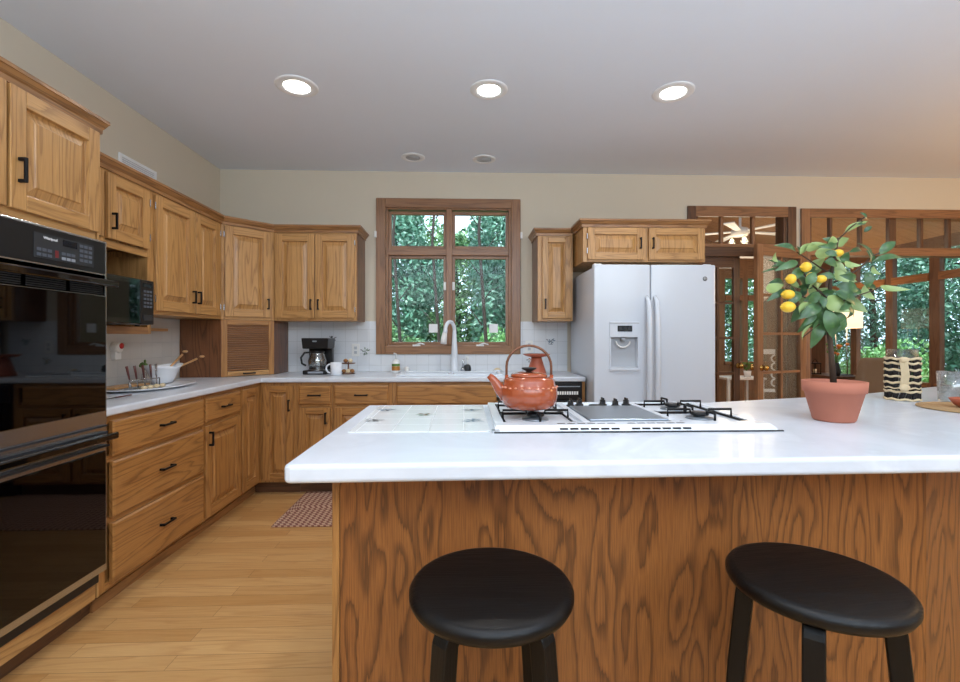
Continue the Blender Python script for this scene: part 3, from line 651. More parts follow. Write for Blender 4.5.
for i in range(14): h.ell((rnd.uniform(-.02, .02), rnd.uniform(-.02, .02), .11+rnd.uniform(-.02, .03)), (.008, .008, .012), 'leafy_green', 6, 4)
h.build('leaves', sp)
ch = thing('cutlery_holder', 'low steel cutlery rack on the platter on the left counter', 'rack', (-1.90, 2.84, .9215)); MB().box(-.03, .03, -.13, .13, .0, .012, 'steel').tube([(0, -.13, .012), (0, -.13, .05), (0, .13, .05), (0, .13, .012)], .004, 'steel').build('rack', ch)
CL = ['leftmost upright knife with a maroon handle on the left counter', 'second upright knife from the oven with a maroon handle', 'third upright knife with a maroon handle, near the rack middle', 'upright fork with a maroon handle nearest the white bowl', 'steel spoon upright between the maroon handled knives and bowl']
for i, y in enumerate((-.115, -.06, 0, .06, .105)):
    k_ = thing('table_knife' if i < 3 else ('table_fork' if i == 3 else 'table_spoon'), CL[i], 'cutlery', (-1.90, 2.84+y, .934))
    tl = (-.012, -.022+.008*i)
    MB().tube([(0, 0, 0), (tl[0]*.4, tl[1]*.4, .05)], [.006, .005], 'cutlery', 8, flat=.4).build('blade', k_)
    MB().tube([(tl[0]*.4, tl[1]*.4, .05), (tl[0], tl[1], .125)], [.006, .009], 'maroon' if i < 4 else 'cutlery', 8, flat=.6).build('knife_handle' if i < 3 else 'grip', k_)
for i in range(4):
    tag(MB().ell((0, 0, .012), (.015, .02, .012), 'cream_rope', 10, 6).build('macaroon', loc=(-1.84, 2.74+i*.055, .9215)), ['cream coloured macaroon nearest the oven on the platter rim', 'cream macaroon, second from the oven on the platter rim', 'cream macaroon, third from the oven on the platter rim', 'cream macaroon closest to the white bowl on the platter rim'][i], 'sweet', 'macaroons on the platter rim')
kn = thing('table_knife', 'long knife lying flat on the left counter beside the oven', 'cutlery', (-1.76, 2.38, .9195)); MB().tube([(0, -.12, 0), (0, .03, 0)], [.004, .009], 'cutlery', 8, 'y', flat=.25).build('blade', kn); MB().tube([(0, .03, 0), (0, .14, 0)], [.008, .008], 'maroon', 8, 'y', flat=.4).build('knife_handle', kn)
wt = thing('wall_timer', 'white rounded timer with a red mark fixed to the left tile wall', 'timer', (XL+.0105, 2.99, 1.16), R90)
MB().lathe([(.036, 0), (.036, -.03), (.030, -.04), (0, -.042)], m='white_plastic', axis='y').box(-.025, .025, -.03, 0, -.075, -.02, 'white_plastic').build('timer_body', wt, bevel=.004)
MB().lathe([(.018, -.041), (.018, -.045), (0, -.046)], (.008, 0, .01), 'red', axis='y').build('red_button', wt)

# ------------------------------------------------------------------ coffee maker, mug, tray
cm = thing('coffee_maker', 'black drip coffee maker with a glass carafe on the back counter', 'coffee maker', (-1.245, 4.02, .9145))
MB().box(-.10, .10, -.10, .12, 0, .035, 'black_plastic').box(-.10, .10, .06, .12, .035, .30, 'black_plastic').build('housing', cm, bevel=.008)
t_ = MB().add([(-.105, -.09, .215), (.105, -.09, .215), (.105, .12, .215), (-.105, .12, .215), (-.112, -.10, .305), (.112, -.10, .305), (.112, .12, .305), (-.112, .12, .305)], [(0, 3, 2, 1), (4, 5, 6, 7), (0, 1, 5, 4), (1, 2, 6, 5), (2, 3, 7, 6), (3, 0, 4, 7)], 'black_plastic').build('brew_head', cm, bevel=.008)
MB().box(-.016, .016, -.104, -.094, .272, .284, 'label_grey').build('badge', cm)
MB().lathe([(.075, .035), (.075, .04), (0, .041)], (0, -.02, 0), 'steel').build('hot_plate', cm)
ca = MB().lathe([(.055, 0), (.074, .03), (.078, .07), (.062, .12), (.055, .135), (.057, .14), (.053, .135), (.060, .12), (.075, .07), (.071, .03), (.053, .004), (0, .004)], (0, -.02, .042), 'vessel_glass').build('carafe', cm)
MB().lathe([(.058, .178), (.058, .196), (.03, .205), (0, .205)], (0, -.02, 0), 'black_plastic').tube([(-.055, -.03, .185), (-.10, -.05, .18), (-.125, -.06, .14), (-.118, -.055, .09), (-.088, -.045, .072)], [.009]*5, 'black_plastic').build('carafe_lid', ca)
MB().box(-.055, .07, -.104, -.099, .010, .026, 'label_grey').build('switch_row', cm)
mg = thing('mug', 'white mug standing in front of the coffee maker', 'mug', (-1.05, 3.86, .9145))
MB().lathe([(.040, 0), (.044, .003), (.046, .105), (.042, .105), (.040, .008), (0, .008)], m='white_gloss').build('mug_body', mg)
MB().tube([(-.043+0, 0, .09)]+[(-.045-.036*math.sin(t), 0, .055+.036*math.cos(t)) for t in [PI*i/8 for i in range(9)]], .007, 'white_gloss').build('mug_handle', mg)
tt = thing('tiered_stand', 'small two-tier stand with rolls right of the white mug', 'stand', (-.985, 4.0, .9145))
MB().lathe([(.05, 0), (.06, .006), (0, .007)], m='oak_dark').lathe([(.008, .006), (.006, .10)], m='oak_dark', seg=10).lathe([(.045, .085), (.06, .09), (.06, .094), (0, .092)], m='oak_dark').build('stand', tt)
for i, (x, y, z) in enumerate(((-.03, -.025, .006), (.005, -.034, .006), (.036, -.012, .006), (.0, .034, .006), (-.02, -.01, .093), (.02, -.012, .093))):
    tag(MB().ell((0, 0, .018), (.02, .018, .018), 'cream_rope' if i % 2 else 'brown_bread', 10, 6).build('bread_roll', loc=(-.985+x, 4.0+y, .9155+z)), ['brown roll at the left of the lower tier', 'cream roll at the front middle of the lower tier', 'brown roll at the right of the lower tier', 'cream roll at the back of the lower tier', 'brown roll on the left of the upper tier', 'cream roll on the right of the upper tier'][i]+' beside the mug', 'bread', 'rolls on the tiered stand')
pdl = thing('cake_stand', 'coral pedestal cake stand on the back counter behind the kettle', 'cake stand', (.605, 3.86, .9145))
MB().lathe([(.085, 0), (.083, .01), (.045, .13), (.04, .145)], m='terracotta_dish').build('pedestal', pdl); MB().lathe([(.04, .145), (.09, .155), (.112, .168), (.112, .173), (.09, .162), (0, .158)], m='terracotta_dish', seg=40).build('plate', pdl)

# ------------------------------------------------------------------ fridge
fg = thing('refrigerator', 'white side-by-side refrigerator with an ice and water dispenser', 'refrigerator', (.970, 3.43, 0))
fw = .922
MB().box(.006, fw-.006, .085, .80, .03, 1.755, 'fridge_white').build('cabinet_body', fg, bevel=.006)
MB().box(.02, fw-.02, .06, .2, 0, .075, 'fridge_grey').build('base_grille', fg)
def fdoor(a, b, name):
    # slightly domed front
    n = 12; vs = []; ys = []
    for i in range(n+1):
        u = i/n; ys.append((a+(b-a)*u, .006*(2*u-1)**2))
    poly = [(x, y) for x, y in ys]+[(b, .078), (a, .078)]
    return MB().prism(poly, .085, 1.77, 'fridge_white').build(name, fg, bevel=.010, seg=3)
fl = fdoor(0, .424, 'freezer_door'); fr2 = fdoor(.430, fw, 'fridge_door')
bake(fl); 
cutm = [(fx0, fx1, -.05, .052, a, b) for fx0, fx1, a, b in ((.125, .325, .995, 1.225),)]
fl.parent = None; cut(fl, cutm); fl.parent = fg
ds = MB(); x0, x1, z0, z1 = .125, .325, .995, 1.225
ds.box(x0-.012, x1+.012, -.006, .004, z1, z1+.118, 'fridge_white').box(x0-.012, x0, -.005, .004, z0, z1, 'fridge_white').box(x1, x1+.012, -.005, .004, z0, z1, 'fridge_white').box(x0-.012, x1+.012, -.010, .004, z0-.02, z0, 'fridge_white').box(x0-.012, x1+.012, -.008, .0, z1+.100, z1+.112, 'light_grey')
ds = ds.build('dispenser_frame', fl, bevel=.003)
MB().box(x0, x1, .048, .0515, z0, z1, 'light_grey').box(x0, x1, .004, .05, z0, z0+.006, 'light_grey').build('dispenser_recess', fl)
MB().tube([(x0+.045+.052*(1-math.cos(t)), .02, z1-.03-.045*math.sin(t)) for t in [PI*i/8 for i in range(9)]], .006, 'white_plastic').lathe([(.02, z1-.03), (.014, z1)], ((x0+x1)/2, .025, 0), 'light_grey').build('dispenser_cradle', fl)
kp = MB().box(.172, .282, -.0085, -.006, 1.268, 1.312, 'dark_display').build('dispenser_display', fl)
for i in range(3): MB().box(.182+i*.034, .206+i*.034, -.010, -.008, 1.278, 1.302, 'charcoal').build('display_key', kp)
for a, s_ in ((.396, -1), (.458, 1)):
    h = MB().tube([(a, .004, .60), (a, -.035, .64), (a, -.05, .80), (a, -.055, 1.05), (a, -.05, 1.34), (a, -.035, 1.49), (a, .004, 1.53)], [.014, .017, .019, .019, .019, .017, .014], 'fridge_white', 14)
    h.build('handle', fl if s_ < 0 else fr2)
em = MB().lathe([(.017, -.001), (.017, -.004), (0, -.005)], (.838, 0.003, 1.665), 'motif_grey', axis='y').build('emblem', fr2)
text('GE', .017, 'white_paint', (.838, -.003, 1.665), (PI/2, 0, 0), em)
for x in (.03, fw-.05): MB().box(x-.02, x+.04, .05, .10, 1.755, 1.782, 'fridge_white').build('hinge_cover', fg, bevel=.004)

# ------------------------------------------------------------------ rug
rg = MB().box(-.80, .80, -.34, .34, 0, .010, 'braided_rug').build('braided_rug', bevel=.004, loc=(-.44, 3.375, .0005)); tag(rg, 'red and cream braided rug on the floor in front of the sink cabinets', 'rug')

# ------------------------------------------------------------------ island
ib = thing('kitchen_island', 'large oak-panelled kitchen island base under the white top', 'island')
MB().prism([(-.393, 1.425), (1.462, 1.425), (2.1, 1.66), (2.75, 1.9), (2.75, 2.55), (1.2, 2.08), (-.385, 2.08)], .10, .867, 'oak_base').build('carcass', ib)
MB().box(-.371, 1.445, 1.407, 1.424, 0, .867, 'oak_island', 'z').build('front_panel', ib)
MB().box(-.394, -.372, 1.403, 1.43, 0, .867, 'oak_base').build('corner_trim', ib, bevel=.002); MB().box(-.3935, -.3855, 1.43, 2.08, .0, .867, 'oak_island').build('end_panel', ib)
sid = MB().add([(1.446, 1.407, 0), (2.75, 1.885, 0), (2.75, 1.885, .867), (1.446, 1.407, .867), (1.446, 1.424, 0), (2.74, 1.90, 0), (2.74, 1.90, .867), (1.446, 1.424, .867)], [(0, 1, 2, 3), (5, 4, 7, 6), (0, 3, 7, 4), (1, 5, 6, 2), (3, 2, 6, 7), (0, 4, 5, 1)], 'oak_island').build('angled_panel', ib)
MB().box(-.30, 1.2, 1.5, 2.0, 0, .10, 'walnut').build('plinth', ib)
poly = [(-.437, 1.150), (-.434, 1.141), (-.428, 1.134), (-.418, 1.131), (3.3, 1.205), (3.3, 2.98), (2.86, 2.79), (2.5, 2.62), (2.19, 2.485), (1.95, 2.405), (1.71, 2.335), (1.5, 2.275), (1.3, 2.215), (1.15, 2.175), (1.0, 2.155), (.8, 2.145), (-.437, 2.14)]
it = MB().prism(poly, .868, .914, 'counter_white').build('island_countertop', bevel=.011, seg=4); tag(it, 'broad white island countertop with a rounded front edge', 'countertop')
tl = MB().box(-.375, .085, 1.515, 1.515+.585, .9142, .9165, 'tile_island').build('tile_inset'); tag(tl, 'white ceramic tile inset in the island top left of the cooktop', 'tile inset')
for x, y, m1, m2 in ((-.325, 1.975, 'motif_blue', 'motif_grey'), (-.332, 1.727, 'motif_grey', 'motif_grey'), (-.155, 1.854, 'motif_green', 'amber'), (.03, 1.963, 'motif_grey', 'motif_blue'), (.029, 1.714, 'motif_blue', 'motif_blue')): motif(tl, (x, y, .9169), 'top', .05, m1, m2, 0)

# ------------------------------------------------------------------ cooktop
ck = thing('gas_cooktop', 'white modular gas cooktop with black grates set in the island', 'cooktop', (.105, 1.512, .9145))
cw, cdp = .925, .56
fr_ = MB(); z0, z1 = 0, .018
# frame with sloping front lip
fr_.add([(-.012, -.02, 0), (cw+.012, -.02, 0), (cw, .015, z1), (0, .015, z1), (0, .075, z1), (cw, .075, z1), (0, .075, 0), (cw, .075, 0)], [(0, 1, 2, 3), (3, 2, 5, 4), (4, 5, 7, 6), (0, 6, 7, 1), (0, 3, 4, 6), (1, 7, 5, 2)], 'white_gloss')
fr_.box(0, .03, .075, cdp, 0, z1, 'white_gloss').box(cw-.03, cw, .075, cdp, 0, z1, 'white_gloss').box(.03, cw-.03, cdp-.03, cdp, 0, z1, 'white_gloss').box(.305, .33, .075, cdp-.03, 0, z1, 'white_gloss').box(.62, .645, .075, cdp-.03, 0, z1, 'white_gloss')
fr_.box(.03, .305, .075, cdp-.03, 0, .006, 'white_gloss').box(.645, cw-.03, .075, cdp-.03, 0, .006, 'white_gloss')
fr_.build('frame', ck, bevel=.002)
vl = MB()
for i in range(13):
    if i == 6: continue
    vl.box(.208+i*.034, .234+i*.034, -.0085, -.002, .0065, .0115, 'black_plastic')
for i in range(13): vl.box(.208+i*.034, .234+i*.034, .035, .046, .0175, .0186, 'black_plastic') if i != 6 else None
vl.build('vent_slots', ck)
MB().box(-.008, cw+.016, -.0265, -.019, .0, .004, 'charcoal').box(-.016, .01, -.024, -.006, .0, .009, 'steel').build('edge_trim', ck)
MB().box(.335, .615, .10, .425, .006, .0215, 'brushed_panel').build('griddle_cover', ck, bevel=.004)
MB().box(.335, .615, .43, cdp-.03, .0, .012, 'white_gloss').build('control_deck', ck)
for i, (x, y) in enumerate(((.352, .47), (.395, .49), (.50, .50), (.545, .465), (.60, .49))):
    MB().lathe([(.019, .012), (.017, .018), (.013, .020), (.012, .036), (0, .038)], (x, y, 0), 'black_plastic', 20).box(x-.003, x+.003, y-.016, y+.016, .030, .045, 'black_plastic').build('knob', ck)
MB().lathe([(.034, .012), (.032, .020), (0, .022)], (.46, .455, 0), 'charcoal').build('vent_cap', ck)
def burner(x, y):
    b = MB().lathe([(.05, .006), (.045, .012), (.02, .014), (.02, .02)], (x, y, 0), 'brushed_panel').lathe([(.032, .020), (.034, .026), (.03, .031), (0, .032)], (x, y, 0), 'black_plastic').build('burner', ck)
def grate(x0, x1, y0, y1):
    g = MB(); zt, zb, r_ = .040, .010, .0045; xm, ym = (x0+x1)/2, (y0+y1)/2; g.tube([(x0, y0, zb), (x1, y0, zb), (x1, y1, zb), (x0, y1, zb), (x0, y0, zb)], r_, 'black_metal', 8)
    a = .055
    for (p, q) in (((x0, ym), (x0+a+.03, ym)), ((x1, ym), (x1-a-.03, ym)), ((xm, y0), (xm, y0+a)), ((xm, y1), (xm, y1-a))):
        g.tube([(p[0], p[1], zb), (p[0], p[1], zt), (q[0], q[1], zt), (q[0], q[1], zt-.012)], r_, 'black_metal', 8)
    for sx in (x0, x1):
        for sy in (y0, y1): g.tube([(sx, sy, zb-.006), (sx, sy, zb+.006)], r_*1.6, 'black_metal', 8)
    g.build('grate', ck)
for bx in (.038, .652):
    for j in (0, 1):
        y0 = .085+j*.225; grate(bx, bx+.24, y0, y0+.215); burner(bx+.12, y0+.108)

# ------------------------------------------------------------------ kettle
kt = thing('tea_kettle', 'orange enamel tea kettle with a black lid knob on the left burner', 'kettle', (.243, 1.735, .9585))
plain('kettle_enamel', (158, 74, 40), .22, coat=.6, var=.1); plain('kettle_band', (222, 150, 120), .4)
MB().lathe([(0, 0), (.070, 0), (.086, .004), (.100, .020), (.106, .048), (.105, .074), (.099, .086), (.0965, .088), (.0955, .104), (.090, .112), (.068, .117), (.064, .119)], m='kettle_enamel', seg=48).build('kettle_body', kt)
bd_ = MB()
for i in range(26):
    t = 2*PI*i/26; bd_.ell((.1035*math.cos(t), .1035*math.sin(t), .080+.002*(i % 2)), (.0055, .0055, .0032), 'kettle_band', 8, 5)
bd_.build('dot_band', kt)
ld = MB().lathe([(.067, .117), (.069, .121), (.066, .127), (.04, .133), (.0, .134)], m='kettle_enamel', seg=40).build('lid', kt)
MB().lathe([(.016, .132), (.010, .137), (.022, .143), (.028, .147), (.026, .151), (0, .152)], m='black_plastic').build('lid_knob', ld)
MB().tube([(-.085, 0, .045), (-.112, -.002, .075), (-.135, -.003, .108), (-.150, -.003, .122)], [.027, .021, .014, .011], 'kettle_enamel', 16).build('spout', kt)
plain('kettle_handle', (120, 78, 56), .4, .4)
pts = [(-.084, 0, .108), (-.084, 0, .15)]+[(-.084*math.cos(t), 0, .155+.078*math.sin(t)) for t in [PI*i/14 for i in range(15)]]+[(.084, 0, .15), (.084, 0, .108)]
MB().tube(pts, .0048, 'kettle_handle', 10).box(-.09, -.078, -.008, .008, .102, .124, 'kettle_enamel').box(.078, .09, -.008, .008, .102, .124, 'kettle_enamel').build('bail_handle', kt)

# ------------------------------------------------------------------ potted lemon tree
pt = thing('lemon_tree', 'small potted lemon tree with yellow lemons in a terracotta pot on the island', 'plant', (1.372, 1.680, .9145))
MB().lathe([(0, 0), (.062, 0), (.067, .006), (.092, .105), (.098, .107), (.101, .146), (.094, .147), (.090, .118), (.086, .112), (.0, .112)], m='terracotta', seg=44).build('pot', pt)
MB().lathe([(.090, .126), (.05, .130), (0, .131)], m='soil').build('soil', pt)
CX, CY, CZ0 = 1.372, 1.680, .9145; SA, CA = math.sin(math.atan(16/465)), math.cos(math.atan(16/465))
def pl(u, v, dy=0):   # plant-local point from outline measurements taken at the plant's own distance
    Y = CY+dy; t = (u-480)/465; X = Y*(SA+t*CA)/(CA-t*SA); return Vector((X-CX, dy, 1.22-(v-338)/465*(X*SA+Y*CA)-CZ0))
br = MB(); base = Vector((.0, 0, .12))
TOP = pl(829, 300)
trunk = [base, pl(831, 350), pl(828, 320), TOP, pl(831, 275), pl(835, 255), pl(838, 238)]
br.tube(trunk, [.011, .009, .0085, .0075, .006, .005, .004], 'bark', 10)
# leaves: (u, v base, u, v tip, dy, width)
LV = [(838, 250, 826, 262, .02, .022), (845, 232, 866, 221, .0, .016), (838, 242, 828, 240, -.02, .022), (838, 246, 848, 238, .02, .03), (864, 232, 872, 226, 0, .012), (866, 220, 861, 212, 0, .012), (866, 222, 858, 224, 0, .010),
 (871, 262, 861, 242, -.02, .022), (871, 264, 868, 250, .01, .02), (872, 262, 905, 256, .0, .020), (879, 255, 896, 240, 0, .024), (873, 266, 880, 275, .02, .02), (868, 272, 868, 288, -.01, .024), (880, 286, 908, 290, 0, .016), (864, 285, 874, 300, .01, .026), (858, 288, 850, 300, .03, .024),
 (796, 252, 776, 244, .01, .02), (800, 254, 814, 243, -.02, .022), (798, 256, 798, 246, .02, .02), (806, 250, 826, 244, -.03, .024), (815, 254, 836, 252, -.04, .028), (798, 262, 776, 270, -.02, .020), (803, 268, 790, 282, -.03, .024), (786, 270, 770, 259, .01, .016), (776, 268, 762, 272, 0, .005), (778, 262, 775, 252, -.01, .02),
 (784, 285, 764, 290, -.02, .026), (786, 290, 768, 300, .0, .020), (784, 284, 770, 282, .02, .022), (800, 292, 787, 306, -.02, .024), (806, 284, 816, 272, -.05, .026), (812, 270, 824, 258, .02, .026), (824, 262, 838, 266, -.03, .028), (832, 262, 846, 272, .0, .028), (836, 270, 848, 282, -.02, .026),
 (808, 302, 820, 292, -.05, .026), (820, 305, 800, 318, -.05, .030), (822, 298, 805, 300, -.03, .034), (826, 300, 806, 312, .03, .034), (828, 296, 848, 312, -.05, .040), (834, 292, 858, 304, -.04, .036), (836, 286, 860, 290, .0, .032), (830, 300, 812, 326, .01, .034), (824, 302, 800, 332, .04, .036), (826, 310, 834, 338, -.03, .036), (820, 318, 812, 348, .0, .030), (830, 312, 846, 330, -.02, .034), (834, 318, 822, 336, .03, .030),
 (816, 314, 803, 326, -.04, .016), (812, 324, 800, 340, -.02, .008), (818, 284, 812, 300, .05, .03), (826, 278, 816, 290, -.02, .028), (842, 276, 856, 282, .04, .026), (838, 262, 850, 252, .03, .024), (822, 270, 808, 276, .05, .026), (846, 296, 866, 312, .05, .03), (838, 304, 856, 316, .03, .032), (802, 306, 792, 322, .03, .026)]
lf = MB()
def leaf(p0, p1, wd_, m='leaf_lemon', curl=.12, side=None):
    d_ = p1-p0; L_ = d_.length; d_.normalize(); view = side or Vector((rnd.uniform(-.5, .5), -1 if rnd.random() < .72 else 1, rnd.uniform(-.2, .7))).normalized()
    a = d_.cross(view).normalized(); n_ = a.cross(d_).normalized(); N = 7; vs = []
    for i in range(N+1):
        u = i/N; ww = .74*wd_*max(.02, math.sin(PI*u**.85))**.8*.95; c_ = p0+d_*L_*u+n_*(curl*L_*math.sin(PI*u)-curl*L_*u*u)
        vs += [tuple(c_-a*ww+n_*ww*.35), tuple(c_), tuple(c_+a*ww+n_*ww*.35)]
    fs = []
    for i in range(N): b_ = i*3; fs += [(b_, b_+1, b_+4, b_+3), (b_+1, b_+2, b_+5, b_+4)]
    lf.add(vs, fs, m, 'z', True)
for (u0, v0, u1, v1, dy, wd_) in LV: leaf(pl(u0, v0, dy), pl(u1, v1, dy-.01), wd_)
for i in range(34):
    u, v = min(862, max(790, rnd.gauss(828, 20))), min(322, max(246, rnd.gauss(284, 20))); a_ = rnd.uniform(0, 2*PI); l_ = rnd.uniform(13, 22); dy = rnd.uniform(-.09, .09)
    leaf(pl(u, v, dy), pl(u+l_*math.cos(a_), v+l_*.8*math.sin(a_), dy+rnd.uniform(-.03, .03)), rnd.uniform(.014, .024))
lf.build('foliage', pt)
for pth, r0 in (([pl(834, 282), pl(848, 276, .0), pl(860, 268), pl(872, 256), pl(882, 252)], .004), ([pl(838, 240), pl(850, 228), pl(866, 216)], .003), ([TOP, pl(812, 285, -.02), pl(796, 262, -.01), pl(780, 268), pl(763, 272)], .0035), ([TOP, pl(810, 300, -.03), pl(785, 288, -.02)], .0035), ([pl(828, 320), pl(818, 325, -.01), pl(802, 338, -.02)], .003), ([pl(831, 275), pl(812, 262), pl(797, 252)], .003), ([pl(830, 310), pl(845, 300, -.02), pl(880, 288, 0)], .003), ([pl(835, 255), pl(812, 246, 0)], .003)):
    br.tube(pth, [r0*(1-.5*i/len(pth)) for i in range(len(pth))], 'bark', 8)
br.build('trunk', pt)
for u, v, dy, r1 in ((788, 307, -.06, (.024, .024, .0195)), (788, 294.5, -.04, (.022, .022, .0175)), (791, 279, -.05, (.0165, .018, .018)), (806, 267, -.06, (.018, .018, .018)), (838, 253, -.03, (.018, .017, .013)), (821, 279, -.055, (.018, .017, .014)), (811, 276, -.02, (.013, .014, .014))):
    p = pl(u, v, dy); MB().ell(tuple(p), r1, 'lemon', 14, 10).ell((p.x-r1[0]*.95, p.y, p.z), (.006, .006, .005), 'lemon', 8, 5).build('lemon', pt)

# ------------------------------------------------------------------ lattice vase, glass, placemat, bowl
vz = thing('woven_vase', 'glass hurricane vase in a black and cream woven sleeve on the island', 'vase', (2.165, 2.225, .9145))
MB().lathe([(.056, .001), (.059, .004), (.060, .25), (.057, .25), (.056, .008), (0, .008)], m='vessel_glass', seg=32).build('glass_insert', vz)
sl_ = MB(); R_ = .066
for i, z in enumerate((.006, .045, .062, .088, .118, .150, .182, .205)):
    pts = [(R_*math.cos(t), R_*math.sin(t), z+.003*math.sin(t*8+i)) for t in [2*PI*k_/40 for k_ in range(41)]]; sl_.tube(pts, .0062 if i not in (2,) else .004, 'cream_rope', 6, cap=False)
sl_.build('cream_weave', vz)
b2 = MB()
for k_ in range(16):
    t = 2*PI*k_/16
    for (a, b_) in ((.008, .044), (.05, .086), (.09, .117), (.121, .149), (.153, .181), (.184, .203)):
        for off in (-.07, .07):
            sgn = 1 if a < .09 else 0; b2.tube([((R_-.003)*math.cos(t+off-.08*sgn), (R_-.003)*math.sin(t+off-.08*sgn), a), ((R_-.003)*math.cos(t+off+.08*sgn), (R_-.003)*math.sin(t+off+.08*sgn), b_)], .0058, 'black_rope', 5)
b2.build('black_weave', vz)
hd = MB()
for dx in (-.010, -.003, .004, .011): 
    t = -PI*.75+.1; q = Vector((math.cos(t), math.sin(t), 0)); p = q*(R_+.008)+Vector((-q.y, q.x, 0))*dx; hd.tube([(p.x, p.y+.004, .062), (p.x, p.y, .08), (p.x+.002, p.y-.004, .13), (p.x-.002, p.y, .185), (p.x, p.y+.004, .20)], .005, 'cream_rope', 8)
hd.ell((p.x-.008, p.y+.004, .20), (.022, .010, .014), 'cream_rope').ell((p.x-.008, p.y+.004, .066), (.026, .012, .018), 'cream_rope'); hd.build('rope_tassel', vz)
pm = MB(); 
for i in range(22): 
    r_ = .006+i*.0088; pm.tube([(r_*math.cos(t), r_*math.sin(t), .0046) for t in [2*PI*k_/36 for k_ in range(37)]], .0045, 'jute', 6, cap=False)
tag(pm.build('placemat', loc=(2.185, 1.905, .9145)), 'round woven jute placemat at the right edge of the island', 'placemat')
gl = thing('drinking_glass', 'clear straight-sided glass standing behind the jute placemat', 'glass', (2.345, 2.150, .9145))
MB().lathe([(.050, 0), (.055, .004), (.060, .145), (.057, .145), (.052, .010), (0, .010)], m='vessel_glass', seg=32).build('tumbler', gl)
tag(MB().lathe([(.03, 0), (.05, .012), (.066, .038), (.063, .039), (.048, .018), (0, .010)], m='terracotta_dish').build('small_bowl', loc=(2.145, 1.90, .9238)), 'small terracotta bowl on the jute placemat', 'bowl')

# ------------------------------------------------------------------ stools
st = thing('bar_stool', 'black wooden stool with a round seat at the left of the island front', 'stool', (.062, 1.060, 0), .0)
SZ = .664
MB().lathe([(0, SZ-.038), (.168, SZ-.038), (.180, SZ-.033), (.186, SZ-.022), (.186, SZ-.012), (.180, SZ-.003), (.172, SZ), (.165, SZ+.0005), (0, SZ+.0005)], m='black_wood', seg=72, g='x').build('seat', st)
for k_ in range(4):
    t = PI/4+k_*PI/2; L = MB(); N = 8; cx, cy = math.cos(t), math.sin(t); tx, ty = -cy, cx
    path = [(.05, SZ-.0385), (.108, SZ-.0385)]+[(.120+.043*math.sin(a), SZ-.0815+.043*math.cos(a)) for a in [PI/2*i/6 for i in range(7)]]+[(.180, .40), (.208, .0)]
    hw = .021; th = .040; vs = []
    for i, (r_, z) in enumerate(path):
        a0 = path[max(0, i-1)]; a1 = path[min(len(path)-1, i+1)]; dr, dz = a1[0]-a0[0], a1[1]-a0[1]; l_ = math.hypot(dr, dz); nr, nz = -dz/l_, dr/l_
        for (s1, s2) in ((-1, 0), (1, 0), (1, 1), (-1, 1)):
            rr = r_-nr*th*s2; z2 = z-abs(0)-nz*th*s2 if i else z-nz*th*s2
            if i == len(path)-1: z2 = 0
            vs.append((rr*cx+tx*hw*s1, rr*cy+ty*hw*s1, z2))
    n = len(path); fs = [(i*4+j, i*4+(j+1) % 4, i*4+4+(j+1) % 4, i*4+4+j) for i in range(n-1) for j in range(4)]+[(3, 2, 1, 0), tuple(range(4*n-4, 4*n))]
    L.add(vs, fs, 'black_wood', 'z'); L.build('leg', st, bevel=.004)
rb = MB(); 
for z, rr in ((.22, .180),):
    for k_ in range(4):
        a, b_ = PI/4+k_*PI/2, PI/4+(k_+1)*PI/2; rb.tube([(rr*math.cos(a), rr*math.sin(a), z), (rr*math.cos(b_), rr*math.sin(b_), z)], .009, 'black_wood', 8)
rb.build('foot_rail', st)
st2 = dup(st, (.824, 1.066, 0), .12, 'black wooden stool with a round seat at the right end of the island front')

# ------------------------------------------------------------------ ceiling lights, vent
def canlight(x, y, r, lit, label, power=5.5):
    t = thing('recessed_light', label, 'ceiling light', (x, y, HC))
    MB().lathe([(r*1.6, 0), (r*1.6, -.003), (r*1.5, -.006), (r*1.02, -.008), (r*.98, -.004), (r*.98, 0)], m='white_paint', seg=40).build('trim_ring', t)
    MB().lathe([(0, -.005), (r*.97, -.005), (r*.97, -.001), (0, -.001)], m='can_glow' if lit else 'light_grey', seg=32).build('lens', t)
    if lit:
        l = bpy.data.lights.new('can_lamp', 'AREA'); l.shape = 'DISK'; l.size = r*1.6; l.energy = power; l.color = (1, .97, .93); l.spread = math.radians(150)
        o = bpy.data.objects.new('can_lamp', l); COL.objects.link(o); o.location = (0, 0, -.012); o.parent = t
canlight(-1.011, 2.85, .078, True, 'lit recessed ceiling light, the left one of the bright three')
canlight(.153, 2.85, .072, True, 'lit recessed ceiling light in the middle of the bright three')
canlight(1.296, 2.84, .078, True, 'lit recessed ceiling light, the right one of the bright three')
for x_, y_, l_ in ((-1.0, .45, 'left'), (.15, .45, 'middle'), (1.3, .45, 'right')): canlight(x_, y_, .08, True, 'unseen recessed light added as fill over the stools, %s of its row' % l_)  # out-of-view row added as overhead fill
canlight(-.43, 3.94, .062, False, 'small unlit recessed ceiling light near the window wall, left of the pair')
canlight(.171, 3.96, .062, False, 'small unlit recessed ceiling light near the window wall, right of the pair')
vt = thing('wall_vent', 'white louvred air vent high on the left wall', 'vent', (XL, 3.04, 2.32), R90)
q = MB(); frame_rect(q, 0, .36, -.010, -.0005, -.08, .085, .022, 'white_paint'); q.build('frame', vt, bevel=.002)
q = MB().box(.02, .34, -.004, -.0005, -.06, .065, 'light_grey')
for i in range(9): q.box(.02, .34, -.009, -.003, -.056+i*.0135, -.049+i*.0135, 'white_paint')
q.build('louvres', vt)

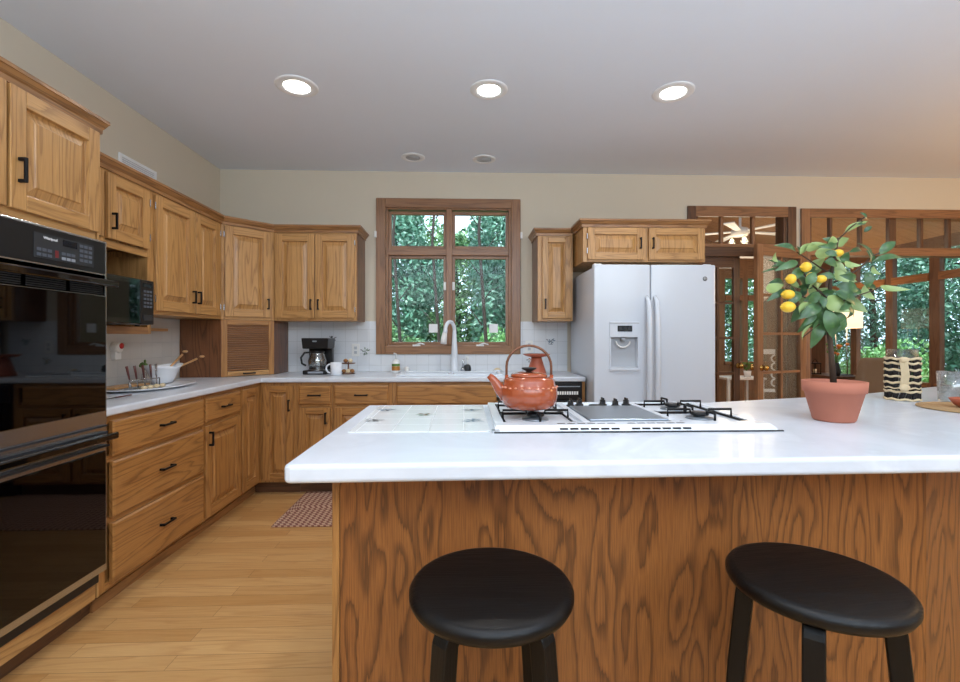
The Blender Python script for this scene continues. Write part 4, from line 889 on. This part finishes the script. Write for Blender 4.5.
# ------------------------------------------------------------------ sunroom openings
d = MB()
d.box(2.084, D0, YB-.022, YB-.0005, 0, 2.452, 'walnut').box(D1, 3.119, YB-.022, YB-.0005, 0, 2.452, 'walnut').box(D0, D1, YB-.022, YB-.0005, DT-.03, 2.452, 'oak_trim', 'x')
d.box(D0, D0+.03, YB-.0005, YB+.119, 0, DT, 'walnut').box(D1-.03, D1, YB-.0005, YB+.12, 0, DT, 'walnut')
d.box(D0, D1, YB-.012, YB+.10, 1.985, 2.10, 'walnut', 'x').box(D0, D1, YB-.024, YB-.012, 2.07, 2.10, 'oak_trim', 'x')
for x in (2.43, 2.735): d.box(x-.014, x+.014, YB+.02, YB+.06, 2.10, DT, 'oak_trim')
dr1 = struct(d.build('trim_1', bevel=.003)); MB().box(D0, D1, YB+.038, YB+.043, 2.10, DT, 'pane_glass').build('transom_pane', dr1)
def glazed_door(name, wd_, h_, cols, rows, st_, m, loc, rz, knob=None):
    f_ = MB().box(0, st_, -.02, .02, 0, h_, m).box(wd_-st_, wd_, -.02, .02, 0, h_, m).box(st_, wd_-st_, -.02, .02, 0, .22, m, 'x').box(st_, wd_-st_, -.02, .02, h_-.10, h_, m, 'x')
    o = f_.build(name, bevel=.003, loc=loc, rotz=rz); struct(o); g_ = MB()
    for i in range(1, cols): x = st_+(wd_-2*st_)*i/cols; g_.box(x-.011, x+.011, -.014, .014, .22, h_-.10, m)
    for j in range(1, rows): z = .22+(h_-.32)*j/rows; g_.box(st_, wd_-st_, -.013, .013, z-.011, z+.011, m, 'x')
    g_.build('muntins', o); MB().box(st_, wd_-st_, -.003, .003, .22, h_-.10, 'pane_glass').build('pane', o)
    if knob is not None:
        k = MB()
        for s_ in (-1, 1): k.lathe([(.027, s_*.021), (.027, s_*.026), (.010, s_*.03), (.010, s_*.05), (.024, s_*.058), (.026, s_*.07), (.015, s_*.082), (0, s_*.084)], (knob, 0, .955), 'brass', axis='y')
        k.build('door_handle', o)
    return o
glazed_door('door_1', .415, 1.98, 2, 5, .06, 'walnut', (D0+.034, YB+.05, .004), 0, .40)
dx, dy = 3.165-2.56, 4.225-4.0; LL = math.hypot(dx, dy)
glazed_door('door_2', LL, 2.045, 2, 5, .075, 'oak_trim', (2.56, 4.0, .004), math.atan2(dy, dx), .05)
e = MB()
e.box(3.168, E0, YB-.022, YB-.0005, 0, 2.438, 'oak_trim').box(E0, E1, YB-.022, YB-.0005, DT-.03, 2.438, 'oak_trim', 'x').box(E1, E1+.08, YB-.022, YB-.0005, 0, 2.438, 'oak_trim')
e.box(E0-.0, E0+.03, YB-.0005, YB+.12, 0, DT, 'walnut').box(E0, E1, YB-.012, YB+.10, 2.00, 2.075, 'oak_trim', 'x')
for x, hw in ((3.487, .012), (3.78, .012), (4.09, .035), (4.378, .014), (4.654, .014), (4.95, .035), (5.25, .014), (5.55, .014)): e.box(x-hw, x+hw, YB+.02, YB+.06, 2.075, DT, 'walnut')
tr2 = struct(e.build('trim_2', bevel=.003)); MB().box(E0, E1, YB+.038, YB+.043, 2.075, DT, 'pane_glass').build('transom_pane', tr2)
struct(MB().box(.96, 2.08, YB-.012, YB-.0005, 0, .10, 'oak_crown', 'x').build('baseboard_back'))
struct(MB().box(BX-.074, BX-.062, 2.12, 3.73, 0, .05, 'oak_crown', 'y').build('baseboard_left'))

# sunroom shell: floor, far wall, side wall of windows, vaulted plank ceiling
SX0, SX1, SY1 = 1.9, 5.4, 7.4
struct(MB().box(SX0, 7.2, YB+.12, SY1+.1, -.06, 0, 'floor_planks').build('floor'))
def wall_with_windows(name, along, fixed, a0, a1, panes, z0, z1, zr, top, m, post=.0):
    w_ = MB()
    TH = post or .12
    def bx(p, q, c0, c1, t0=0., t1=None, mm=m, g='z'):
        t1 = TH if t1 is None else t1
        if along == 'x': w_.box(p, q, fixed+t0, fixed+t1, c0, c1, mm, g)
        else: w_.box(fixed+t0, fixed+t1, p, q, c0, c1, mm, g)
    ed = [a0]+[v for p in panes for v in p]+[a1]
    for i in range(0, len(ed), 2): bx(ed[i], ed[i+1], 0, top)
    for p, q in panes: bx(p, q, 0, z0); bx(p, q, z1, top, g=along); bx(p, q, zr-.045, zr+.045, -.02, TH-.01, 'oak_trim', along); bx(p-.02, q+.02, z0-.03, z0+.02, -.05, .02, 'oak_trim', along)
    o = struct(w_.build(name, bevel=0))
    for p, q in panes:
        g_ = MB()
        for c0, c1 in ((z0, zr-.05), (zr+.05, z1)):
            if along == 'x': g_.box(p, q, fixed+.05, fixed+.055, c0, c1, 'pane_glass')
            else: g_.box(fixed+.05, fixed+.055, p, q, c0, c1, 'pane_glass')
        g_.build('pane', o)
    return o
wall_with_windows('wall_sunroom_far', 'x', SY1, SX0, SX1+.12, [(3.40, 3.73), (4.23, 4.52), (4.61, 4.93)], .82, 2.19, 1.87, 3.2, 'cedar')
wall_with_windows('wall_sunroom_side', 'y', SX1, YB+.12, SY1, [(4.56, 5.10), (5.22, 5.68), (5.78, 6.22), (6.32, 6.77)], .68, 2.24, 1.93, 2.40, 'post_wood', .06)
struct(MB().box(SX0-.12, SX0, YB+.12, SY1+.1, 0, 3.6, 'cedar').build('wall_sunroom_near'))
cl = MB(); zE, zR_ = 2.39, 3.45
cl.add([(SX1+.3, YB+.12, zE-.1), (SX1+.3, SY1+.12, zE-.1), (SX0-.12, SY1+.12, zR_), (SX0-.12, YB+.12, zR_), (SX1+.3, YB+.12, zE), (SX1+.3, SY1+.12, zE), (SX0-.12, SY1+.12, zR_+.1), (SX0-.12, YB+.12, zR_+.1)], [(0, 1, 2, 3), (7, 6, 5, 4), (0, 4, 5, 1), (2, 6, 7, 3), (1, 5, 6, 2), (0, 3, 7, 4)], 'ceiling_cedar', (SX0-SX1, 0, zR_-zE))
struct(cl.build('ceiling_sunroom'))
for i, y in enumerate(()):
    bm_ = MB().add([(SX1, y, 2.10), (SX1, y+.09, 2.10), (SX0, y+.09, 3.12), (SX0, y, 3.12), (SX1, y, 2.25), (SX1, y+.09, 2.25), (SX0, y+.09, 3.24), (SX0, y, 3.24)], [(0, 3, 2, 1), (4, 5, 6, 7), (0, 1, 5, 4), (2, 3, 7, 6), (1, 2, 6, 5), (0, 4, 7, 3)], 'oak_trim', (SX0-SX1, 0, .99)).build('trim_%d' % (i+3)); struct(bm_)
# fan
fn = thing('ceiling_fan', 'white ceiling fan with lit glass shades hanging in the sunroom', 'ceiling fan', (3.36, 5.55, 2.44))
MB().lathe([(.0, .02), (.08, .02), (.10, .06), (.09, .11), (.03, .13), (.015, .14), (.015, .50)], m='white_paint').build('motor', fn)
for k_ in range(5):
    t = 2*PI*k_/5+.2; c_, s_ = math.cos(t), math.sin(t); v_ = [(r_*c_-w_*s_, r_*s_+w_*c_, z) for z in (.07, .08) for r_, w_ in ((.10, -.03), (.58, -.06), (.58, .06), (.10, .03))]
    MB().add(v_, [(0, 3, 2, 1), (4, 5, 6, 7), (0, 1, 5, 4), (1, 2, 6, 5), (2, 3, 7, 6), (3, 0, 4, 7)], 'white_paint').build('blade', fn)
for k_ in range(3):
    t = 2*PI*k_/3+.5; c_, s_ = math.cos(t)*.09, math.sin(t)*.09
    lm = MB().lathe([(.012, .0), (.03, -.03), (.05, -.075), (.048, -.075), (.028, -.03), (.01, -.002)], (c_, s_, .01), 'vessel_glass', 20).build('lamp_shade', fn); MB().ell((c_, s_, -.035), (.018, .018, .024), 'bulb_glow', 10, 8).build('bulb', lm)
# side table, lamp, plant, armchair
tb_ = thing('console_table', 'dark wooden side table under the lamp in the sunroom', 'table', (4.95, 6.10, 0))
MB().box(-.26, .26, -.30, .30, .70, .73, 'walnut', 'y').build('tabletop', tb_, bevel=.004)
for x in (-.23, .23):
    for y in (-.27, .27): MB().box(x-.02, x+.02, y-.02, y+.02, 0, .70, 'walnut').build('leg', tb_)
lp = thing('table_lamp', 'lit table lamp with a broad white drum shade in the sunroom', 'lamp', (4.99, 5.96, .7305))
MB().lathe([(.205, .62), (.205, .87), (.202, .87), (.202, .62)], m='shade_glow', seg=36).build('lamp_shade', lp); MB().box(-.09, .09, -.06, .06, 0, .012, 'black_metal').tube([(-.06, 0, .01), (-.11, 0, .64)], .006, 'steel').tube([(.06, 0, .01), (.05, 0, .64)], .006, 'steel').tube([(-.20, 0, .64), (.20, 0, .64)], .004, 'steel').build('lamp_stand', lp); MB().ell((0, 0, .70), (.03, .03, .045), 'bulb_glow').build('bulb', lp)
ptl = bpy.data.lights.new('lamp_bulb', 'POINT'); ptl.energy = 14; ptl.color = (1, .72, .42); ptl.shadow_soft_size = .05; po = bpy.data.objects.new('lamp_bulb', ptl); COL.objects.link(po); po.parent = lp; po.location = (0, 0, .74)
fp = thing('flower_vase', 'dark vase of orange flowers on the sunroom side table', 'vase', (4.80, 5.84, .7305))
MB().lathe([(0, 0), (.04, 0), (.055, .06), (.03, .15), (.035, .17)], m='charcoal').build('vase_body', fp); q = MB()
for i in range(16):
    a, b_, z = rnd.uniform(-.09, .09), rnd.uniform(-.09, .09), rnd.uniform(.25, .42); q.tube([(0, 0, .14), (a, b_, z)], .003, 'leafy_green', 5); q.ell((a, b_, z), (.022, .022, .018), 'flower_orange' if i % 3 == 0 else 'leafy_green', 8, 5)
q.build('flowers', fp)
ln = thing('lantern', 'small black lantern on the left end of the sunroom side table', 'lantern', (4.76, 6.15, .7305))
q = MB().box(-.05, .05, -.05, .05, 0, .015, 'black_metal').box(-.05, .05, -.05, .05, .14, .155, 'black_metal')
for x in (-.045, .045):
    for y in (-.045, .045): q.box(x-.004, x+.004, y-.004, y+.004, .015, .14, 'black_metal')
q.tube([(-.04, 0, .155), (0, 0, .21), (.04, 0, .155)], .004, 'black_metal').build('lantern_frame', ln); MB().lathe([(.02, .015), (.02, .07), (0, .072)], m='cream_rope').build('candle', ln)
ac = thing('armchair', 'taupe upholstered armchair with its back to the kitchen in the sunroom', 'armchair', (4.66, 5.30, 0), .1)
MB().box(-.24, .24, -.10, .34, .18, .44, 'taupe').build('seat', ac, bevel=.04, seg=4)
MB().add([(-.32, -.22, .25), (.32, -.22, .25), (.32, -.08, .25), (-.32, -.08, .25), (-.26, -.30, 1.0), (.28, -.30, 1.0), (.28, -.20, 1.0), (-.26, -.20, 1.0)], [(0, 3, 2, 1), (4, 5, 6, 7), (0, 1, 5, 4), (1, 2, 6, 5), (2, 3, 7, 6), (3, 0, 4, 7)], 'taupe').build('backrest', ac, bevel=.04, seg=4)
for x in (-.33, .25): MB().box(x, x+.08, -.12, .32, .25, .62, 'taupe').build('armrest', ac, bevel=.03, seg=3)
for x in (-.27, .27):
    for y in (-.12, .28): MB().box(x-.02, x+.02, y-.02, y+.02, 0, .20, 'walnut').build('leg', ac)
wt_ = thing('small_table', 'small white table seen through the sunroom door glass', 'table', (3.90, 6.50, 0))
MB().box(-.28, .28, -.22, .22, .64, .67, 'white_paint').build('tabletop', wt_, bevel=.004)
for x in (-.24, .24):
    for y in (-.18, .18): MB().box(x-.018, x+.018, y-.018, y+.018, 0, .64, 'white_paint').build('leg', wt_)
pp = thing('potted_plant', 'little plant in a white pot on the small white table', 'plant', (3.98, 6.40, .6705))
MB().lathe([(0, 0), (.04, 0), (.05, .09), (.045, .09), (.0, .08)], m='white_gloss').build('pot', pp); q = MB()
for i in range(18): q.ell((rnd.uniform(-.05, .05), rnd.uniform(-.05, .05), rnd.uniform(.10, .20)), (.016, .016, .022), 'leafy_green', 7, 5)
q.build('foliage', pp)
sc_ = thing('side_chair', 'white carved wooden chair behind the open glazed door', 'chair', (3.80, 5.45, 0), -.3)
MB().box(-.21, .21, -.20, .20, .43, .46, 'white_paint').build('seat', sc_, bevel=.005)
q = MB().box(-.20, -.17, .17, .20, .46, 1.08, 'white_paint').box(.17, .20, .17, .20, .46, 1.08, 'white_paint').box(-.17, .17, .175, .195, 1.02, 1.08, 'white_paint', 'x').box(-.17, .17, .175, .195, .55, .59, 'white_paint', 'x')
for i in range(4):
    z = .62+i*.10; q.tube([(.045*math.cos(a), .185, z+.045+.045*math.sin(a)) for a in [2*PI*j/14 for j in range(15)]], .010, 'white_paint', 6)
q.build('backrest', sc_)
for x in (-.185, .185):
    for y in (-.18, .185): MB().box(x-.016, x+.016, y-.016, y+.016, 0, .43, 'white_paint').build('leg', sc_)

# ------------------------------------------------------------------ trees outside
def foliage(name, par, n, c, rad, size, mat, seed, flat=1.0, hang=0):
    n = int(n*3.4); size *= .52
    g = np.random.default_rng(seed); d = g.normal(size=(n, 3)); d /= np.linalg.norm(d, axis=1)[:, None]; rr = g.uniform(.25, 1, n)**.45
    lump = 1+.22*np.sin(d[:, 0]*5+seed)*np.cos(d[:, 2]*6+seed*2)
    P = d*(rr*lump)[:, None]*np.array(rad)+np.array(c)
    a = g.normal(size=(n, 3)); a[:, 2] *= flat; a /= np.linalg.norm(a, axis=1)[:, None]; b = g.normal(size=(n, 3)); b = np.cross(a, b); b /= np.linalg.norm(b, axis=1)[:, None]
    s = size*g.uniform(.6, 1.3, n)[:, None]; V = np.stack([P-a*s, P+b*s*.42, P+a*s, P-b*s*.42], 1).reshape(-1, 3)
    me = bpy.data.meshes.new(name); me.from_pydata(V.tolist(), [], np.arange(4*n).reshape(n, 4).tolist()); me.materials.append(M[mat]); o = bpy.data.objects.new(name, me); COL.objects.link(o); o.parent = par; return o
def tree(label, x, y, h, rad, mat, n, size, seed, trunk=True, name='tree', cat='tree', parts=3):
    t = thing(name, label, cat, (x, y, -.35)); g = random.Random(seed)
    if trunk:
        tk = MB().tube([(0, 0, 0), (.05, 0, h*.4), (-.03, .02, h*.8), (0, 0, h)], [.11, .09, .06, .03], 'trunk_dark', 8)
        for i in range(7):
            z = h*(.3+.09*i); a = g.uniform(0, 6.28); l_ = rad[0]*.8; tk.tube([(0, 0, z), (l_*.5*math.cos(a), l_*.5*math.sin(a), z+.15), (l_*math.cos(a), l_*math.sin(a), z+.1)], [.03, .02, .008], 'trunk_dark', 6)
        tk.build('trunk', t)
    foliage('crown' if trunk else 'foliage', t, n, (0, 0, h*.62 if trunk else rad[2]*.9), rad, size, mat, seed)
    return t
tree('broad teal-green tree filling the upper left of the sink window', -1.75, 10.8, 4.6, (1.25, 1.2, 2.1), 'leaf_teal', 5200, .14, 3)
tree('blue-green tree filling the upper right of the sink window', 1.35, 11.0, 5.0, (1.25, 1.2, 2.2), 'leaf_teal', 4600, .14, 5)
tree('mid green tree straight behind the centre mullion of the sink window', -.2, 14.2, 4.4, (1.7, 1.0, 2.6), 'leaf_deep', 4600, .16, 8)
tree('bright bushy shrub at the lower right of the sink window', .55, 8.2, 1.9, (.85, .7, .85), 'leaf_bright', 3000, .09, 11, False, 'shrub', 'shrub')
tree('darker green shrub at the lower left of the sink window', -1.4, 8.3, 2.0, (.85, .7, 1.0), 'leaf_deep', 3000, .09, 12, False, 'shrub', 'shrub')
for i, (x, y, l_) in enumerate(((-.95, 6.6, 'thin dark tree trunk left of the sink window centre'), (.25, 6.3, 'thin leaning dark trunk right of the sink window centre'), (-.42, 6.9, 'slim dark trunk nearest the mullion in the left casement'))):
    t = thing('sapling', l_, 'tree', (x, y, -.35)); g = random.Random(i+90)
    mb = MB().tube([(0, 0, 0), (.05, 0, 1.5), (-.05, .0, 3.0), (.06, 0, 4.6)], [.028, .025, .02, .012], 'trunk_dark', 8)
    for k_ in range(8):
        z = 1.1+.32*k_; sg_ = 1 if k_ % 2 else -1; mb.tube([(0, 0, z), (sg_*.12, .02, z+.16), (sg_*.24, 0, z+.26+g.uniform(-.08, .1))], [.011, .007, .003], 'trunk_dark', 5)
    mb.build('trunk', t)
SR = [(4.0, 11.2, (1.25, 1.0, 2.1), 'leaf_teal', 'teal tree seen through the sunroom far windows, left'), (7.4, 11.2, (1.3, 1.2, 2.1), 'leaf_deep', 'green tree beyond the far corner of the sunroom'), (9.7, 8.5, (1.3, 1.2, 2.2), 'leaf_teal', 'teal tree right behind the lamp shade outside the sunroom'), (10.1, 5.0, (1.3, 1.3, 2.2), 'leaf_deep', 'green tree in the right-hand sunroom windows'), (10.0, 1.6, (1.4, 1.3, 2.2), 'leaf_teal', 'teal tree at the far right edge of the sunroom windows'), (11.4, 12.6, (1.8, 1.2, 2.6), 'leaf_teal', 'tall pale teal tree farthest behind the sunroom'), (13.6, 7.4, (1.6, 1.6, 2.6), 'leaf_teal', 'tall teal tree in the second row outside the sunroom side wall'), (13.6, 3.2, (1.6, 1.6, 2.6), 'leaf_deep', 'tall green tree in the second row at the far right')]
for i, (x, y, rd, m, l_) in enumerate(SR): tree(l_, x, y, 3.9, rd, m, 4600, .12, 21+i)
for i, (x, y, l_) in enumerate(((6.75, 7.2, 'low bright shrub under the sunroom side windows, left'), (7.7, 5.4, 'low bright shrub under the sunroom side windows, right'), (3.9, 9.0, 'low bright shrub outside the sunroom far wall'), (6.3, 9.3, 'low bright shrub outside the far corner of the sunroom'))):
    tree(l_, x, y, 1.6, (.8, .7, .8), 'leaf_teal' if i % 2 else 'leaf_bright', 1800, .08, 40+i, False, 'shrub', 'shrub')
